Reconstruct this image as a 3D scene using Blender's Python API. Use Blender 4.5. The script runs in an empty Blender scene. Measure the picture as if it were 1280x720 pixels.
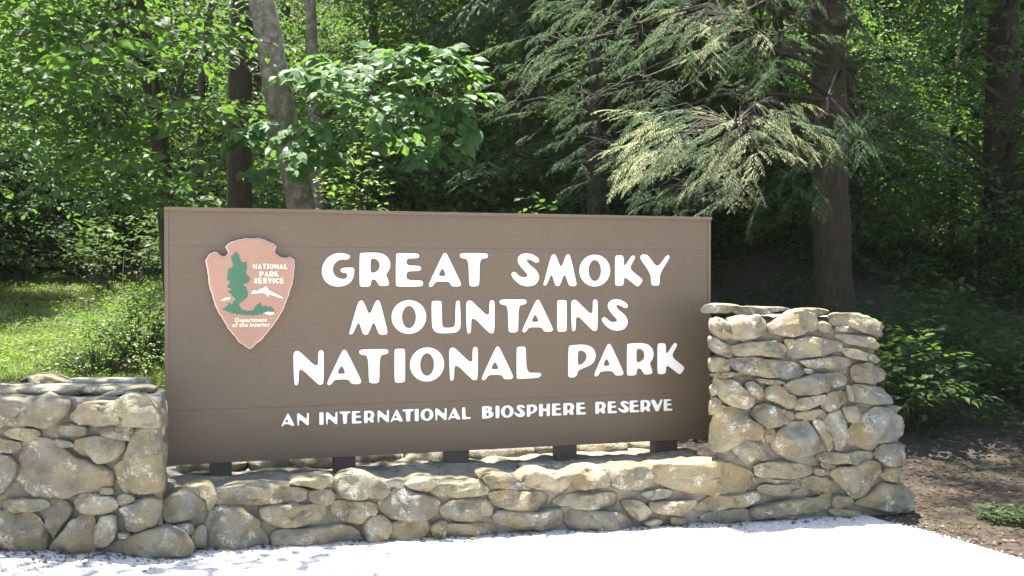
import bpy, bmesh, math, random
import numpy as np
from mathutils import Vector, noise as mnoise

# ------------------------------------------------------------------ camera, sky, sun, exposure
SC = bpy.context.scene
COL = SC.collection
EYE = 1.47
F = 1300.0
PITCH = math.atan(12 / F)
cam_d = bpy.data.cameras.new('camera')
cam_d.lens = 36 * F / 1280
cam_d.sensor_width = 36
cam_d.clip_start = 0.1
cam_d.clip_end = 600
cam = bpy.data.objects.new('camera', cam_d)
cam.location = (0, 0, EYE)
cam.rotation_euler = (math.pi / 2 - PITCH, 0, 0)
COL.objects.link(cam)
SC.camera = cam

SUN = Vector((-0.13, 0.14, 0.97)).normalized()      # from the scene towards the sun
SUN_EL = math.asin(SUN.z)
SUN_AZ = math.atan2(SUN.x, SUN.y)
world = bpy.data.worlds.new('World')
SC.world = world
world.use_nodes = True
wn = world.node_tree
sky = wn.nodes.new('ShaderNodeTexSky')
sky.sky_type = 'NISHITA'
sky.sun_disc = False
sky.sun_elevation = SUN_EL
sky.sun_rotation = SUN_AZ
sky.air_density = 1.0
sky.dust_density = 1.5
wn.links.new(sky.outputs[0], wn.nodes['Background'].inputs[0])
wn.nodes['Background'].inputs[1].default_value = 0.1
sun_d = bpy.data.lights.new('sun', 'SUN')
sun_d.energy = 4.9
sun_d.angle = math.radians(0.55)
sun_d.color = (1.0, 0.945, 0.85)
sun = bpy.data.objects.new('sun', sun_d)
sun.rotation_euler = SUN.to_track_quat('Z', 'Y').to_euler()
sun.location = (0, 0, 30)
COL.objects.link(sun)
SC.view_settings.view_transform = 'Standard'
SC.view_settings.look = 'None'
SC.view_settings.exposure = 2.2
SC.view_settings.gamma = 1
try:
    SC.cycles.max_bounces = 8
    SC.cycles.diffuse_bounces = 5
    SC.cycles.transmission_bounces = 5
    SC.cycles.use_denoising = True
except Exception:
    pass

RND = random.Random(7)
NR = np.random.RandomState(11)


def ray(px, py):
    """direction of the sight line through a pixel of the 1280 x 720 photograph"""
    x = (px - 640) / F
    y = (360 - py) / F
    c, s = math.cos(PITCH), math.sin(PITCH)
    return Vector((x, c + y * s, -s + y * c))


def at(px, py, depth):
    r = ray(px, py)
    return Vector((0, 0, EYE)) + r * (depth / r.y)


# ------------------------------------------------------------------ materials
class NT:
    def __init__(self, name):
        self.m = bpy.data.materials.new(name)
        self.m.use_nodes = True
        self.t = self.m.node_tree
        self.n = self.t.nodes
        self.b = self.n['Principled BSDF']
        self.out = self.n['Material Output']

    def add(self, typ, **kw):
        nd = self.n.new(typ)
        for k, v in kw.items():
            if k in nd.inputs:
                nd.inputs[k].default_value = v
            else:
                setattr(nd, k, v)
        return nd

    def link(self, a, b):
        self.t.links.new(a, b)

    def coord(self, which='Object', scale=(1, 1, 1)):
        tc = self.add('ShaderNodeTexCoord')
        mp = self.add('ShaderNodeMapping')
        mp.inputs['Scale'].default_value = scale
        self.link(tc.outputs[which], mp.inputs[0])
        return mp.outputs[0]

    def noise(self, vec, scale, detail=4, rough=0.6):
        nd = self.add('ShaderNodeTexNoise')
        nd.inputs['Scale'].default_value = scale
        nd.inputs['Detail'].default_value = detail
        nd.inputs['Roughness'].default_value = rough
        self.link(vec, nd.inputs['Vector'])
        return nd.outputs[0]

    def ramp(self, fac, stops):
        r = self.add('ShaderNodeValToRGB')
        el = r.color_ramp.elements
        while len(el) < len(stops):
            el.new(0.5)
        for e, (p, c) in zip(el, stops):
            e.position = p
            e.color = (c[0], c[1], c[2], 1) if hasattr(c, '__len__') else (c, c, c, 1)
        self.link(fac, r.inputs[0])
        return r.outputs[0]

    def mix(self, fac, a, b, mode='MIX'):
        m = self.add('ShaderNodeMix', data_type='RGBA', blend_type=mode)
        for sock, v in ((m.inputs[0], fac), (m.inputs[6], a), (m.inputs[7], b)):
            if hasattr(v, 'links'):
                self.link(v, sock)
            elif hasattr(v, '__len__'):
                sock.default_value = (v[0], v[1], v[2], 1)
            else:
                sock.default_value = v
        return m.outputs[2]

    def bump(self, h, strength, dist):
        b = self.add('ShaderNodeBump')
        b.inputs['Strength'].default_value = strength
        b.inputs['Distance'].default_value = dist
        self.link(h, b.inputs['Height'])
        self.link(b.outputs[0], self.b.inputs['Normal'])
        return b


def leaf_material(name, cols, trans, tw=0.45, rough=0.42, spec=0.5, bump=False):
    k = NT(name)
    geo = k.add('ShaderNodeNewGeometry')
    stops = [(i / (len(cols) - 1), c) for i, c in enumerate(cols)]
    base = k.ramp(geo.outputs['Random Per Island'], stops)
    vec = k.coord('Object')
    big = k.noise(vec, 0.9, 2)
    base = k.mix(k.ramp(big, [(0.35, 0.0), (0.7, 0.6)]), base, [c * 0.62 for c in cols[0]])
    k.link(base, k.b.inputs['Base Color'])
    k.b.inputs['Roughness'].default_value = rough
    k.b.inputs['Specular IOR Level'].default_value = spec
    tr = k.add('ShaderNodeBsdfTranslucent')
    tr.inputs[0].default_value = (*trans, 1)
    mx = k.add('ShaderNodeMixShader')
    mx.inputs[0].default_value = tw
    k.link(k.b.outputs[0], mx.inputs[1])
    k.link(tr.outputs[0], mx.inputs[2])
    k.link(mx.outputs[0], k.out.inputs[0])
    return k.m


def stone_material(name, cols, lichen=0.8):
    k = NT(name)
    oi = k.add('ShaderNodeObjectInfo')
    vec0 = k.coord('Object')
    off = k.add('ShaderNodeVectorMath', operation='SCALE')
    cmb = k.add('ShaderNodeCombineXYZ')
    for i in range(3):
        k.link(oi.outputs['Random'], cmb.inputs[i])
    k.link(cmb.outputs[0], off.inputs[0])
    off.inputs['Scale'].default_value = 37.0
    ad = k.add('ShaderNodeVectorMath', operation='ADD')
    k.link(vec0, ad.inputs[0])
    k.link(off.outputs[0], ad.inputs[1])
    vec = ad.outputs[0]
    stops = [(i / (len(cols) - 1), c) for i, c in enumerate(cols)]
    base = k.ramp(oi.outputs['Random'], stops)
    blot = k.noise(vec, 5.5, 6, 0.65)
    base = k.mix(k.ramp(blot, [(0.36, 0.8), (0.56, 0.0)]), base, (0.12, 0.1, 0.07))
    warm = k.noise(vec, 3.1, 3, 0.6)
    base = k.mix(k.ramp(warm, [(0.45, 0.0), (0.68, 0.7)]), base, (0.3, 0.22, 0.09))
    grain = k.noise(vec, 130, 3, 0.7)
    base = k.mix(0.8, base, k.ramp(grain, [(0.25, 0.45), (0.5, 0.8), (0.8, 1.15)]), 'MULTIPLY')
    # pale lichen in patches, strengthened to paint in white sunlit areas as well
    li = k.noise(vec, 9, 3, 0.6)
    lf = k.noise(vec, 55, 4, 0.75)
    m1 = k.ramp(li, [(0.55, 0.0), (0.66, 1.0)])
    m2 = k.ramp(lf, [(0.47, 0.0), (0.54, 1.0)])
    lm = k.mix(1.0, m1, m2, 'MULTIPLY')
    lm2 = k.mix(1.0, lm, (lichen, lichen, lichen), 'MULTIPLY')
    base = k.mix(lm2, base, (0.56, 0.55, 0.46))
    mo = k.ramp(k.noise(vec, 4.2, 4, 0.6), [(0.6, 0.0), (0.75, 0.5)])
    base = k.mix(mo, base, (0.16, 0.17, 0.045))
    k.link(base, k.b.inputs['Base Color'])
    k.b.inputs['Roughness'].default_value = 0.62
    k.b.inputs['Specular IOR Level'].default_value = 0.5
    h1 = k.noise(vec, 14, 8, 0.65)
    h2 = k.noise(vec, 90, 4, 0.7)
    hm = k.mix(0.35, h1, h2)
    k.bump(hm, 1.0, 0.03)
    return k.m


M = {}
M['stone'] = stone_material('sandstone', [(0.33, 0.29, 0.18), (0.26, 0.25, 0.2), (0.42, 0.37, 0.25), (0.2, 0.195, 0.16), (0.36, 0.31, 0.18), (0.3, 0.285, 0.22), (0.27, 0.25, 0.15), (0.42, 0.39, 0.31)])
M['stone_dark'] = stone_material('weathered_sandstone', [(0.27, 0.255, 0.185), (0.21, 0.205, 0.175), (0.31, 0.285, 0.2), (0.24, 0.235, 0.195), (0.29, 0.255, 0.17), (0.28, 0.27, 0.225)], 0.75)


def mk_mortar():
    k = NT('mortar')
    v = k.coord('Object')
    c = k.ramp(k.noise(v, 9, 6, 0.7), [(0.3, (0.14, 0.125, 0.095)), (0.55, (0.24, 0.215, 0.17)), (0.8, (0.33, 0.3, 0.25))])
    c = k.mix(k.ramp(k.noise(v, 3, 4), [(0.52, 0.0), (0.7, 0.5)]), c, (0.12, 0.14, 0.05))
    k.link(c, k.b.inputs['Base Color'])
    k.b.inputs['Roughness'].default_value = 0.95
    k.bump(k.noise(v, 45, 8, 0.75), 1.0, 0.02)
    return k.m


M['mortar'] = mk_mortar()


def mk_paint(name, col, rough=0.5, var=0.12, fine=220, bumpd=0.0012, spec=0.35):
    k = NT(name)
    v = k.coord('Object')
    a = k.noise(v, 2.2, 5, 0.65)
    b = k.noise(v, fine, 3, 0.8)
    c = k.mix(k.ramp(a, [(0.3, 0.0), (0.75, 1.0)]), [x * (1 - var) for x in col], [min(1, x * (1 + var)) for x in col])
    c = k.mix(0.5, c, k.ramp(b, [(0.3, 0.72), (0.7, 1.12)]), 'MULTIPLY')
    k.link(c, k.b.inputs['Base Color'])
    k.b.inputs['Roughness'].default_value = rough
    k.b.inputs['Specular IOR Level'].default_value = spec
    k.bump(k.mix(0.5, b, k.noise(v, 40, 4)), 0.5, bumpd)
    return k.m


def mk_sign_paint():
    k = NT('brown_sign_paint')
    v = k.coord('Object')
    col = (0.12, 0.088, 0.058)
    a = k.noise(v, 1.7, 6, 0.7)
    c = k.mix(k.ramp(a, [(0.3, 0.0), (0.75, 1.0)]), [x * 0.93 for x in col], [x * 1.08 for x in col])
    sv = k.coord('Object', (3.0, 3.0, 90.0))
    st = k.noise(sv, 3.0, 3, 0.6)
    c = k.mix(0.35, c, k.ramp(st, [(0.3, 0.82), (0.7, 1.12)]), 'MULTIPLY')
    gr = k.noise(v, 260, 2, 0.8)
    c = k.mix(0.6, c, k.ramp(gr, [(0.3, 0.7), (0.7, 1.2)]), 'MULTIPLY')
    # dusty scuffs and a few pale specks
    sc = k.ramp(k.noise(v, 26, 6, 0.8), [(0.66, 0.0), (0.74, 0.55)])
    c = k.mix(sc, c, (0.25, 0.21, 0.17))
    dk = k.ramp(k.noise(k.coord('Object', (9, 9, 1.2)), 1.2, 4, 0.7), [(0.55, 0.0), (0.75, 0.3)])
    c = k.mix(dk, c, (0.09, 0.066, 0.05))
    k.link(c, k.b.inputs['Base Color'])
    k.b.inputs['Roughness'].default_value = 0.55
    k.b.inputs['Specular IOR Level'].default_value = 0.35
    k.bump(k.mix(0.5, k.noise(v, 180, 3, 0.8), st), 0.45, 0.0012)
    return k.m


M['sign'] = mk_sign_paint()
M['sign_trim'] = mk_paint('brown_trim_paint', (0.125, 0.092, 0.062), 0.45)
M['letter'] = mk_paint('white_letter_paint', (0.8, 0.79, 0.77), 0.5, 0.03)
M['post'] = mk_paint('brown_post_paint', (0.075, 0.05, 0.04), 0.55)
M['medal'] = mk_paint('terracotta_paint', (0.35, 0.2, 0.14), 0.5, 0.1, 120)
M['medal_edge'] = mk_paint('edge_highlight_paint', (0.72, 0.55, 0.5), 0.5, 0.15, 60)  # pale colour paints the bright sky highlight onto the bevelled rim
M['medal_green'] = mk_paint('green_emblem_paint', (0.045, 0.14, 0.08), 0.5, 0.15)
M['medal_white'] = mk_paint('cream_emblem_paint', (0.78, 0.75, 0.56), 0.5, 0.05)
M['medal_line'] = mk_paint('dull_line_paint', (0.33, 0.24, 0.15), 0.6)


def mk_bark(name, c1, c2, c3, sc=9, lich=0.0, bd=0.03, stretch=0.22):
    k = NT(name)
    v = k.coord('Object', (1, 1, stretch))
    n1 = k.noise(v, sc, 7, 0.72)
    c = k.ramp(n1, [(0.3, c1), (0.5, c2), (0.7, c3)])
    if lich:
        vv = k.coord('Object')
        l = k.ramp(k.noise(vv, 11, 6, 0.72), [(0.5, 0.0), (0.58, lich)])
        c = k.mix(l, c, (0.3, 0.3, 0.23))
        l2 = k.ramp(k.noise(vv, 6, 5, 0.7), [(0.55, 0.0), (0.66, 0.6)])
        c = k.mix(l2, c, (0.09, 0.075, 0.055))
    k.link(c, k.b.inputs['Base Color'])
    k.b.inputs['Roughness'].default_value = 0.9
    k.bump(k.mix(0.4, n1, k.noise(v, sc * 5, 5, 0.7)), 1.0, bd)
    return k.m


M['bark_grey'] = mk_bark('grey_lichen_bark', (0.06, 0.048, 0.034), (0.12, 0.1, 0.072), (0.2, 0.175, 0.13), 16, 0.45, 0.02, 0.5)
M['bark_brown'] = mk_bark('brown_furrowed_bark', (0.016, 0.011, 0.004), (0.042, 0.029, 0.013), (0.08, 0.058, 0.028), 26, 0, 0.05, 0.15)
M['bark_dark'] = mk_bark('dark_forest_bark', (0.014, 0.011, 0.005), (0.032, 0.026, 0.014), (0.062, 0.052, 0.03), 20, 0, 0.04, 0.2)
M['twig'] = mk_bark('twig_bark', (0.018, 0.014, 0.009), (0.04, 0.032, 0.022), (0.08, 0.068, 0.05), 30, 0, 0.004)

M['leaf_bright'] = leaf_material('bright_broad_leaf', [(0.026, 0.062, 0.018), (0.044, 0.09, 0.026), (0.078, 0.12, 0.036)], (0.13, 0.26, 0.03), 0.44, 0.5, 0.35)
M['leaf_mid'] = leaf_material('mid_broad_leaf', [(0.048, 0.11, 0.034), (0.065, 0.14, 0.042), (0.09, 0.165, 0.05)], (0.17, 0.34, 0.05), 0.38, 0.5, 0.35)
M['leaf_dark'] = leaf_material('dark_understory_leaf', [(0.038, 0.076, 0.022), (0.056, 0.108, 0.03), (0.082, 0.122, 0.038)], (0.11, 0.2, 0.025), 0.4, 0.55, 0.3)
M['leaf_pale'] = leaf_material('pale_shrub_leaf', [(0.09, 0.14, 0.04), (0.12, 0.18, 0.05), (0.17, 0.21, 0.08)], (0.22, 0.36, 0.06), 0.4)
M['hemlock'] = leaf_material('hemlock_needles', [(0.05, 0.088, 0.05), (0.07, 0.115, 0.062), (0.1, 0.14, 0.07)], (0.1, 0.17, 0.05), 0.3, 0.7, 0.12)
M['hemlock_sun_tint'] = leaf_material('hemlock_sun_tinted_needles', [(0.18, 0.21, 0.11), (0.25, 0.27, 0.155), (0.35, 0.345, 0.22)], (0.3, 0.35, 0.16), 0.32, 0.7, 0.12)  # paler needle colour, sunlight on the near boughs painted in
M['grass'] = leaf_material('grass_blades', [(0.12, 0.18, 0.035), (0.18, 0.24, 0.045), (0.27, 0.3, 0.08)], (0.25, 0.42, 0.04), 0.4, 0.5, 0.3)
M['litter'] = leaf_material('dry_leaf_litter', [(0.07, 0.045, 0.028), (0.13, 0.085, 0.05), (0.2, 0.14, 0.085)], (0.1, 0.06, 0.03), 0.15, 0.7, 0.2)


def mk_ground():
    k = NT('forest_soil')
    v = k.coord('Object')
    a = k.noise(v, 1.1, 6, 0.7)
    b = k.noise(v, 30, 6, 0.75)
    c = k.ramp(b, [(0.3, (0.018, 0.012, 0.008)), (0.5, (0.045, 0.03, 0.021)), (0.75, (0.09, 0.065, 0.047))])
    c = k.mix(k.ramp(a, [(0.45, 0.0), (0.7, 0.7)]), c, (0.045, 0.055, 0.02))
    k.link(c, k.b.inputs['Base Color'])
    k.b.inputs['Roughness'].default_value = 0.95
    k.bump(k.mix(0.5, b, k.noise(v, 8, 6)), 1.0, 0.04)
    return k.m


def mk_gravel():
    k = NT('pale_crushed_gravel')
    v = k.coord('Object')
    vo = k.add('ShaderNodeTexVoronoi')
    vo.inputs['Scale'].default_value = 95
    k.link(v, vo.inputs['Vector'])
    c = k.ramp(vo.outputs['Color'], [(0.15, (0.36, 0.34, 0.32)), (0.5, (0.5, 0.475, 0.45)), (0.9, (0.64, 0.61, 0.58))])
    a = k.noise(v, 3.0, 6, 0.75)
    c = k.mix(k.ramp(a, [(0.52, 0.0), (0.7, 0.45)]), c, (0.33, 0.29, 0.25))
    b = k.noise(v, 24, 5, 0.8)
    c = k.mix(k.ramp(b, [(0.6, 0.0), (0.72, 0.5)]), c, (0.25, 0.22, 0.19))
    k.link(c, k.b.inputs['Base Color'])
    k.b.inputs['Roughness'].default_value = 0.92
    k.bump(k.mix(0.5, vo.outputs['Distance'], b), 0.7, 0.006)
    return k.m


M['soil'] = mk_ground()
M['gravel'] = mk_gravel()


# ------------------------------------------------------------------ mesh helpers
def obj(name, me, mat=None, parent=None, label=None, cat=None, group=None, kind=None):
    o = bpy.data.objects.new(name, me)
    COL.objects.link(o)
    if me is not None and mat is not None:
        if len(me.materials) == 0:
            me.materials.append(mat)
    if parent is not None:
        o.parent = parent
    tag(o, label, cat, group, kind)
    return o


def tag(o, label=None, cat=None, group=None, kind=None):
    if label:
        o['label'] = label
    if cat:
        o['category'] = cat
    if group:
        o['group'] = group
    if kind:
        o['kind'] = kind
    return o


def empty(name, loc, label, cat, group=None):
    o = bpy.data.objects.new(name, None)
    o.location = loc
    o.empty_display_size = 0.2
    COL.objects.link(o)
    return tag(o, label, cat, group)


def np_mesh(name, verts, faces, smooth=False):
    """verts (N,3), faces (F,k) of one size"""
    verts = np.asarray(verts, dtype=np.float32)
    faces = np.asarray(faces, dtype=np.int32)
    me = bpy.data.meshes.new(name)
    me.vertices.add(len(verts))
    me.vertices.foreach_set('co', verts.ravel())
    nf, k = faces.shape
    me.loops.add(nf * k)
    me.loops.foreach_set('vertex_index', faces.ravel())
    me.polygons.add(nf)
    me.polygons.foreach_set('loop_start', np.arange(0, nf * k, k, dtype=np.int32))
    me.polygons.foreach_set('loop_total', np.full(nf, k, dtype=np.int32))
    me.polygons.foreach_set('use_smooth', np.full(nf, smooth, dtype=bool))
    me.update(calc_edges=True)
    return me


class Tubes:
    """bundle of tapered tubes as quads"""
    def __init__(self):
        self.v = []
        self.f = []
        self.n = 0

    def add(self, pts, radii, sides=6, wob=0.0, flare=0.0):
        pts = [Vector(p) for p in pts]
        rings = []
        prev = None
        for i, p in enumerate(pts):
            d = (pts[min(i + 1, len(pts) - 1)] - pts[max(i - 1, 0)]).normalized()
            if prev is None:
                a = d.orthogonal().normalized()
            else:
                a = (prev - d * prev.dot(d))
                a = a.normalized() if a.length > 1e-6 else d.orthogonal().normalized()
            prev = a
            b = d.cross(a)
            base = self.n
            for s in range(sides):
                t = 2 * math.pi * s / sides
                r = radii[i]
                if wob:
                    q = p + (a * math.cos(t) + b * math.sin(t)) * r
                    r *= 1 + wob * mnoise.noise(Vector((q.x * 5, q.y * 5, q.z * 1.6)))
                self.v.append(tuple(p + (a * math.cos(t) + b * math.sin(t)) * r))
            self.n += sides
            rings.append(base)
        for r0, r1 in zip(rings[:-1], rings[1:]):
            for s in range(sides):
                s2 = (s + 1) % sides
                self.f.append((r0 + s, r0 + s2, r1 + s2, r1 + s))
        return self

    def mesh(self, name, origin=(0, 0, 0), smooth=True):
        v = np.array(self.v, dtype=np.float32) - np.array(origin, dtype=np.float32)
        return np_mesh(name, v, self.f, smooth)


# leaf outlines: x across, y along, z fold
T_DIAMOND = (np.array([(0, 0, 0), (0.32, 0.42, 0.06), (0, 1, -0.06), (-0.32, 0.42, 0.06)]), [(0, 1, 2), (0, 2, 3)])
T_LEAF = (np.array([(0, 0, 0), (0.26, 0.2, 0.04), (0.33, 0.48, 0.06), (0.18, 0.78, 0.02), (0, 1.05, -0.1), (-0.18, 0.78, 0.02), (-0.33, 0.48, 0.06), (-0.26, 0.2, 0.04), (0, 0.5, -0.02)]),
          [(0, 1, 8), (1, 2, 8), (2, 3, 8), (3, 4, 8), (4, 5, 8), (5, 6, 8), (6, 7, 8), (7, 0, 8)])
T_NEEDLE = (np.array([(0, 0, 0), (0.1, 0.3, 0.0), (0.05, 0.85, -0.03), (0, 1, -0.06), (-0.05, 0.85, -0.03), (-0.1, 0.3, 0.0)]), [(0, 1, 2), (0, 2, 4), (2, 3, 4), (0, 4, 5)])
T_NEEDLE2 = (np.array([(0, 0, 0), (0.12, 0.4, 0.0), (0, 1, -0.05), (-0.12, 0.4, 0.0)]), [(0, 1, 2), (0, 2, 3)])


def leaves_mesh(name, P, D, N, S, tmpl, origin=(0, 0, 0)):
    P = np.asarray(P, float) - np.asarray(origin, float)
    D = np.asarray(D, float)
    N = np.asarray(N, float)
    S = np.asarray(S, float)[:, None]
    D = D / (np.linalg.norm(D, axis=1)[:, None] + 1e-9)
    N = N - D * np.sum(N * D, axis=1)[:, None]
    N = N / (np.linalg.norm(N, axis=1)[:, None] + 1e-9)
    X = np.cross(D, N)
    tv, tf = tmpl
    V = (P[:, None, :] + (X[:, None, :] * tv[None, :, 0, None] + D[:, None, :] * tv[None, :, 1, None]
                          + N[:, None, :] * tv[None, :, 2, None]) * S[:, None, :])
    n, k = len(P), len(tv)
    Fc = np.array(tf)[None, :, :] + (np.arange(n) * k)[:, None, None]
    return np_mesh(name, V.reshape(-1, 3), Fc.reshape(-1, 3), False)


class Leaves:
    def __init__(self):
        self.P, self.D, self.N, self.S = [], [], [], []

    def add(self, p, d, n, s):
        self.P.append(p); self.D.append(d); self.N.append(n); self.S.append(s)

    def arr(self):
        return (np.array(self.P).reshape(-1, 3), np.array(self.D).reshape(-1, 3), np.array(self.N).reshape(-1, 3), np.array(self.S).ravel())

    def mesh(self, name, tmpl, origin=(0, 0, 0), keep=None):
        P, D, N, S = self.arr()
        if keep is not None:
            m = keep(P)
            P, D, N, S = P[m], D[m], N[m], S[m]
        return leaves_mesh(name, P, D, N, S, tmpl, origin)


def curve_pts(p0, d, length, droop, steps, jitter, rnd):
    pts = [Vector(p0)]
    d = Vector(d).normalized()
    for i in range(steps):
        d = d + Vector((rnd.uniform(-1, 1), rnd.uniform(-1, 1), rnd.uniform(-1, 1) * 0.6)) * jitter
        d.z -= droop / steps
        d.normalize()
        pts.append(pts[-1] + d * length / steps)
    return pts


def lerp_path(pts, t):
    x = t * (len(pts) - 1)
    i = min(int(x), len(pts) - 2)
    return pts[i].lerp(pts[i + 1], x - i), (pts[i + 1] - pts[i]).normalized()


def leafy_spray(L, T, p0, d, length, rnd, size=0.09, droop=0.25, spread=0.5, gap=0.09, twig_gap=0.16, layer=0.25, whorl=0, r0=0.012, face=0.0):
    """a flat layered bough: axis, side twigs in one tilted plane, leaves alternating along each twig"""
    pts = curve_pts(p0, d, length, droop, 6, 0.12, rnd)
    if T is not None:
        T.add(pts, [r0 * (1 - 0.8 * i / 6) for i in range(7)], 4)
    n = max(3, int(length / twig_gap))
    roll = rnd.uniform(-0.35, 0.35)
    for i in range(n):
        t = 0.12 + 0.88 * (i + rnd.random() * 0.6) / n
        p, dd = lerp_path(pts, min(t, 0.999))
        side = dd.cross(Vector((0, 0, 1)))
        if side.length < 0.05:
            side = Vector((1, 0, 0))
        side.normalize()
        sgn = 1 if i % 2 else -1
        dirn = (dd * rnd.uniform(0.5, 0.9) + side * sgn * rnd.uniform(0.6, 1.0) + Vector((0, 0, roll * sgn + rnd.uniform(-layer, layer)))).normalized()
        ln = spread * length * (0.35 + 0.75 * math.sin(math.pi * min(1, t * 0.85 + 0.12))) * rnd.uniform(0.6, 1.1)
        tp = curve_pts(p, dirn, ln, droop * 0.8, 3, 0.1, rnd)
        if T is not None and ln > 0.15:
            T.add(tp, [r0 * 0.4, r0 * 0.3, r0 * 0.2, r0 * 0.1], 3)
        m = max(2, int(ln / gap))
        for j in range(m + 1):
            tt = (j + 0.5) / (m + 0.5) if j < m else 0.999
            q, qd = lerp_path(tp, min(tt, 0.999))
            sd = qd.cross(Vector((0, 0, 1)))
            if sd.length < 0.05:
                sd = Vector((1, 0, 0))
            sd.normalize()
            up = Vector((rnd.gauss(0, 0.35), rnd.gauss(0, 0.35) + face, 1))
            s2 = 1 if j % 2 else -1
            if whorl and (j == m or rnd.random() < 0.4):
                for w in range(whorl):
                    a = (w - (whorl - 1) / 2) * 0.85 + rnd.uniform(-.15, .15)
                    ld = (qd * math.cos(a) + sd * math.sin(a) + Vector((0, 0, rnd.uniform(-.55, -.05))))
                    L.add(q, ld, up, size * rnd.uniform(0.75, 1.2) * (1 - 0.12 * abs(a)))
            else:
                ld = qd * rnd.uniform(0.3, 0.8) + sd * s2 * 0.8 + Vector((0, 0, rnd.uniform(-0.5, 0.1)))
                if j == m:
                    ld = qd + Vector((0, 0, -0.2))
                L.add(q, ld, up, size * rnd.uniform(0.65, 1.2))


def hemlock_bough(L, T, p0, d, length, rnd, droop=0.6, size=0.05, spread=0.34, r0=0.014, density=1.0, tw=0.055, L2=None):
    """drooping feathery bough: axis, side shoots, each shoot edged with short needle sprays"""
    pts = curve_pts(p0, d, length, droop, 7, 0.1, rnd)
    if T is not None:
        T.add(pts, [r0 * (1 - 0.85 * i / 7) for i in range(8)], 4)
    n = int(length / 0.055 * density)
    for i in range(n):
        t = 0.1 + 0.9 * (i + rnd.random()) / n
        p, dd = lerp_path(pts, min(t, 0.999))
        side = dd.cross(Vector((0, 0, 1)))
        if side.length < 0.05:
            side = Vector((1, 0, 0))
        side.normalize()
        sgn = 1 if i % 2 else -1
        ln = spread * length * (1.05 - 0.75 * t) * rnd.uniform(0.55, 1.15) + 0.05
        dirn = (dd * 0.9 + side * sgn * rnd.uniform(0.55, 0.95) + Vector((0, 0, rnd.uniform(-0.2, 0.15)))).normalized()
        tp = curve_pts(p, dirn, ln, droop * 0.9, 3, 0.1, rnd)
        if T is not None and ln > 0.2:
            T.add(tp, [r0 * 0.35, r0 * 0.25, r0 * 0.15, r0 * 0.08], 3)
        m = max(3, int(ln / tw * 2))
        for j in range(m + 1):
            tt = (j + 0.3) / (m + 0.3)
            q, qd = lerp_path(tp, min(tt, 0.999))
            sd = qd.cross(Vector((0, 0, 1)))
            if sd.length < 0.05:
                sd = Vector((1, 0, 0))
            sd.normalize()
            s2 = 1 if j % 2 else -1
            ld = qd * 0.9 + sd * s2 * rnd.uniform(0.5, 0.9) + Vector((0, 0, rnd.uniform(-0.28, 0.08)))
            if j == m:
                ld = qd
            (L2 if (L2 is not None and (tt > 0.6) and rnd.random() < 0.7) else L).add(q, ld, Vector((rnd.gauss(0, .22), rnd.gauss(0, .22) - .15, 1)), size * rnd.uniform(0.8, 1.6) * (1.15 - 0.4 * tt))


# ------------------------------------------------------------------ terrain
def smooth(a, b, x):
    t = min(1, max(0, (x - a) / (b - a)))
    return t * t * (3 - 2 * t)


def ground_z(x, y):
    z = -0.025 * (min(max(x, -6), 6) + 1.6)
    if y < 7.2:
        z0 = z
    else:
        z0 = z
        left = 0.03 * (y - 7.2) + 0.115 * max(0, min(y, 24) - 12.5)
        right = 0.0
        t = max(0, y - 7.9)
        right = 0.05 * min(t, 1.2) + 0.26 * max(0, t - 1.0)
        w = smooth(0.4, 4.2, x)
        z0 += left * (1 - w) + right * w
        z0 += smooth(5.0, 16, x) * 0.2 * (x - 5.0) * smooth(8, 14, y) * 0.6
    far = max(0, y - 24)
    z0 += 0.34 * far + 0.004 * far * far if far < 40 else 0.34 * far + 0.004 * 1600
    if y > 9:
        z0 += 0.12 * mnoise.noise(Vector((x * 0.35, y * 0.35, 0))) * smooth(9, 12, y)
        z0 += 0.035 * mnoise.noise(Vector((x * 1.6, y * 1.6, 3)))
    return z0


def grid_sheet(name, xs, ys, fz, mat, label, kind='structure'):
    v = [(x, y, fz(x, y)) for y in ys for x in xs]
    nx = len(xs)
    f = [(j * nx + i, j * nx + i + 1, (j + 1) * nx + i + 1, (j + 1) * nx + i) for j in range(len(ys) - 1) for i in range(nx - 1)]
    o = obj(name, np_mesh(name, v, f, True), mat, kind=kind)
    if label:
        o['label'] = label
    return o


def spaced(a, b, fine_a, fine_b, fine, coarse):
    out = []
    x = a
    while x < b:
        out.append(x)
        x += fine if fine_a <= x < fine_b else coarse
    out.append(b)
    return out


grid_sheet('ground', spaced(-90, 90, -9, 9, 0.2, 2.0), spaced(-60, 110, 5.4, 16, 0.16, 1.2), ground_z, M['soil'], 'brown forest soil rising to a wooded bank behind the walls')

RB = [(-60, 6.7), (-2.2, 5.9), (-1.75, 5.75), (2.3, 7.0), (2.47, 6.6), (2.6, 6.36), (2.74, 6.08), (2.86, 5.78), (3.24, 4.9), (4.4, 3.1), (8, 0), (30, -8), (90, -20)]


def road_edge(x):
    for (x0, y0), (x1, y1) in zip(RB[:-1], RB[1:]):
        if x <= x1:
            t = (x - x0) / (x1 - x0)
            return y0 + (y1 - y0) * t
    return RB[-1][1]


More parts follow.
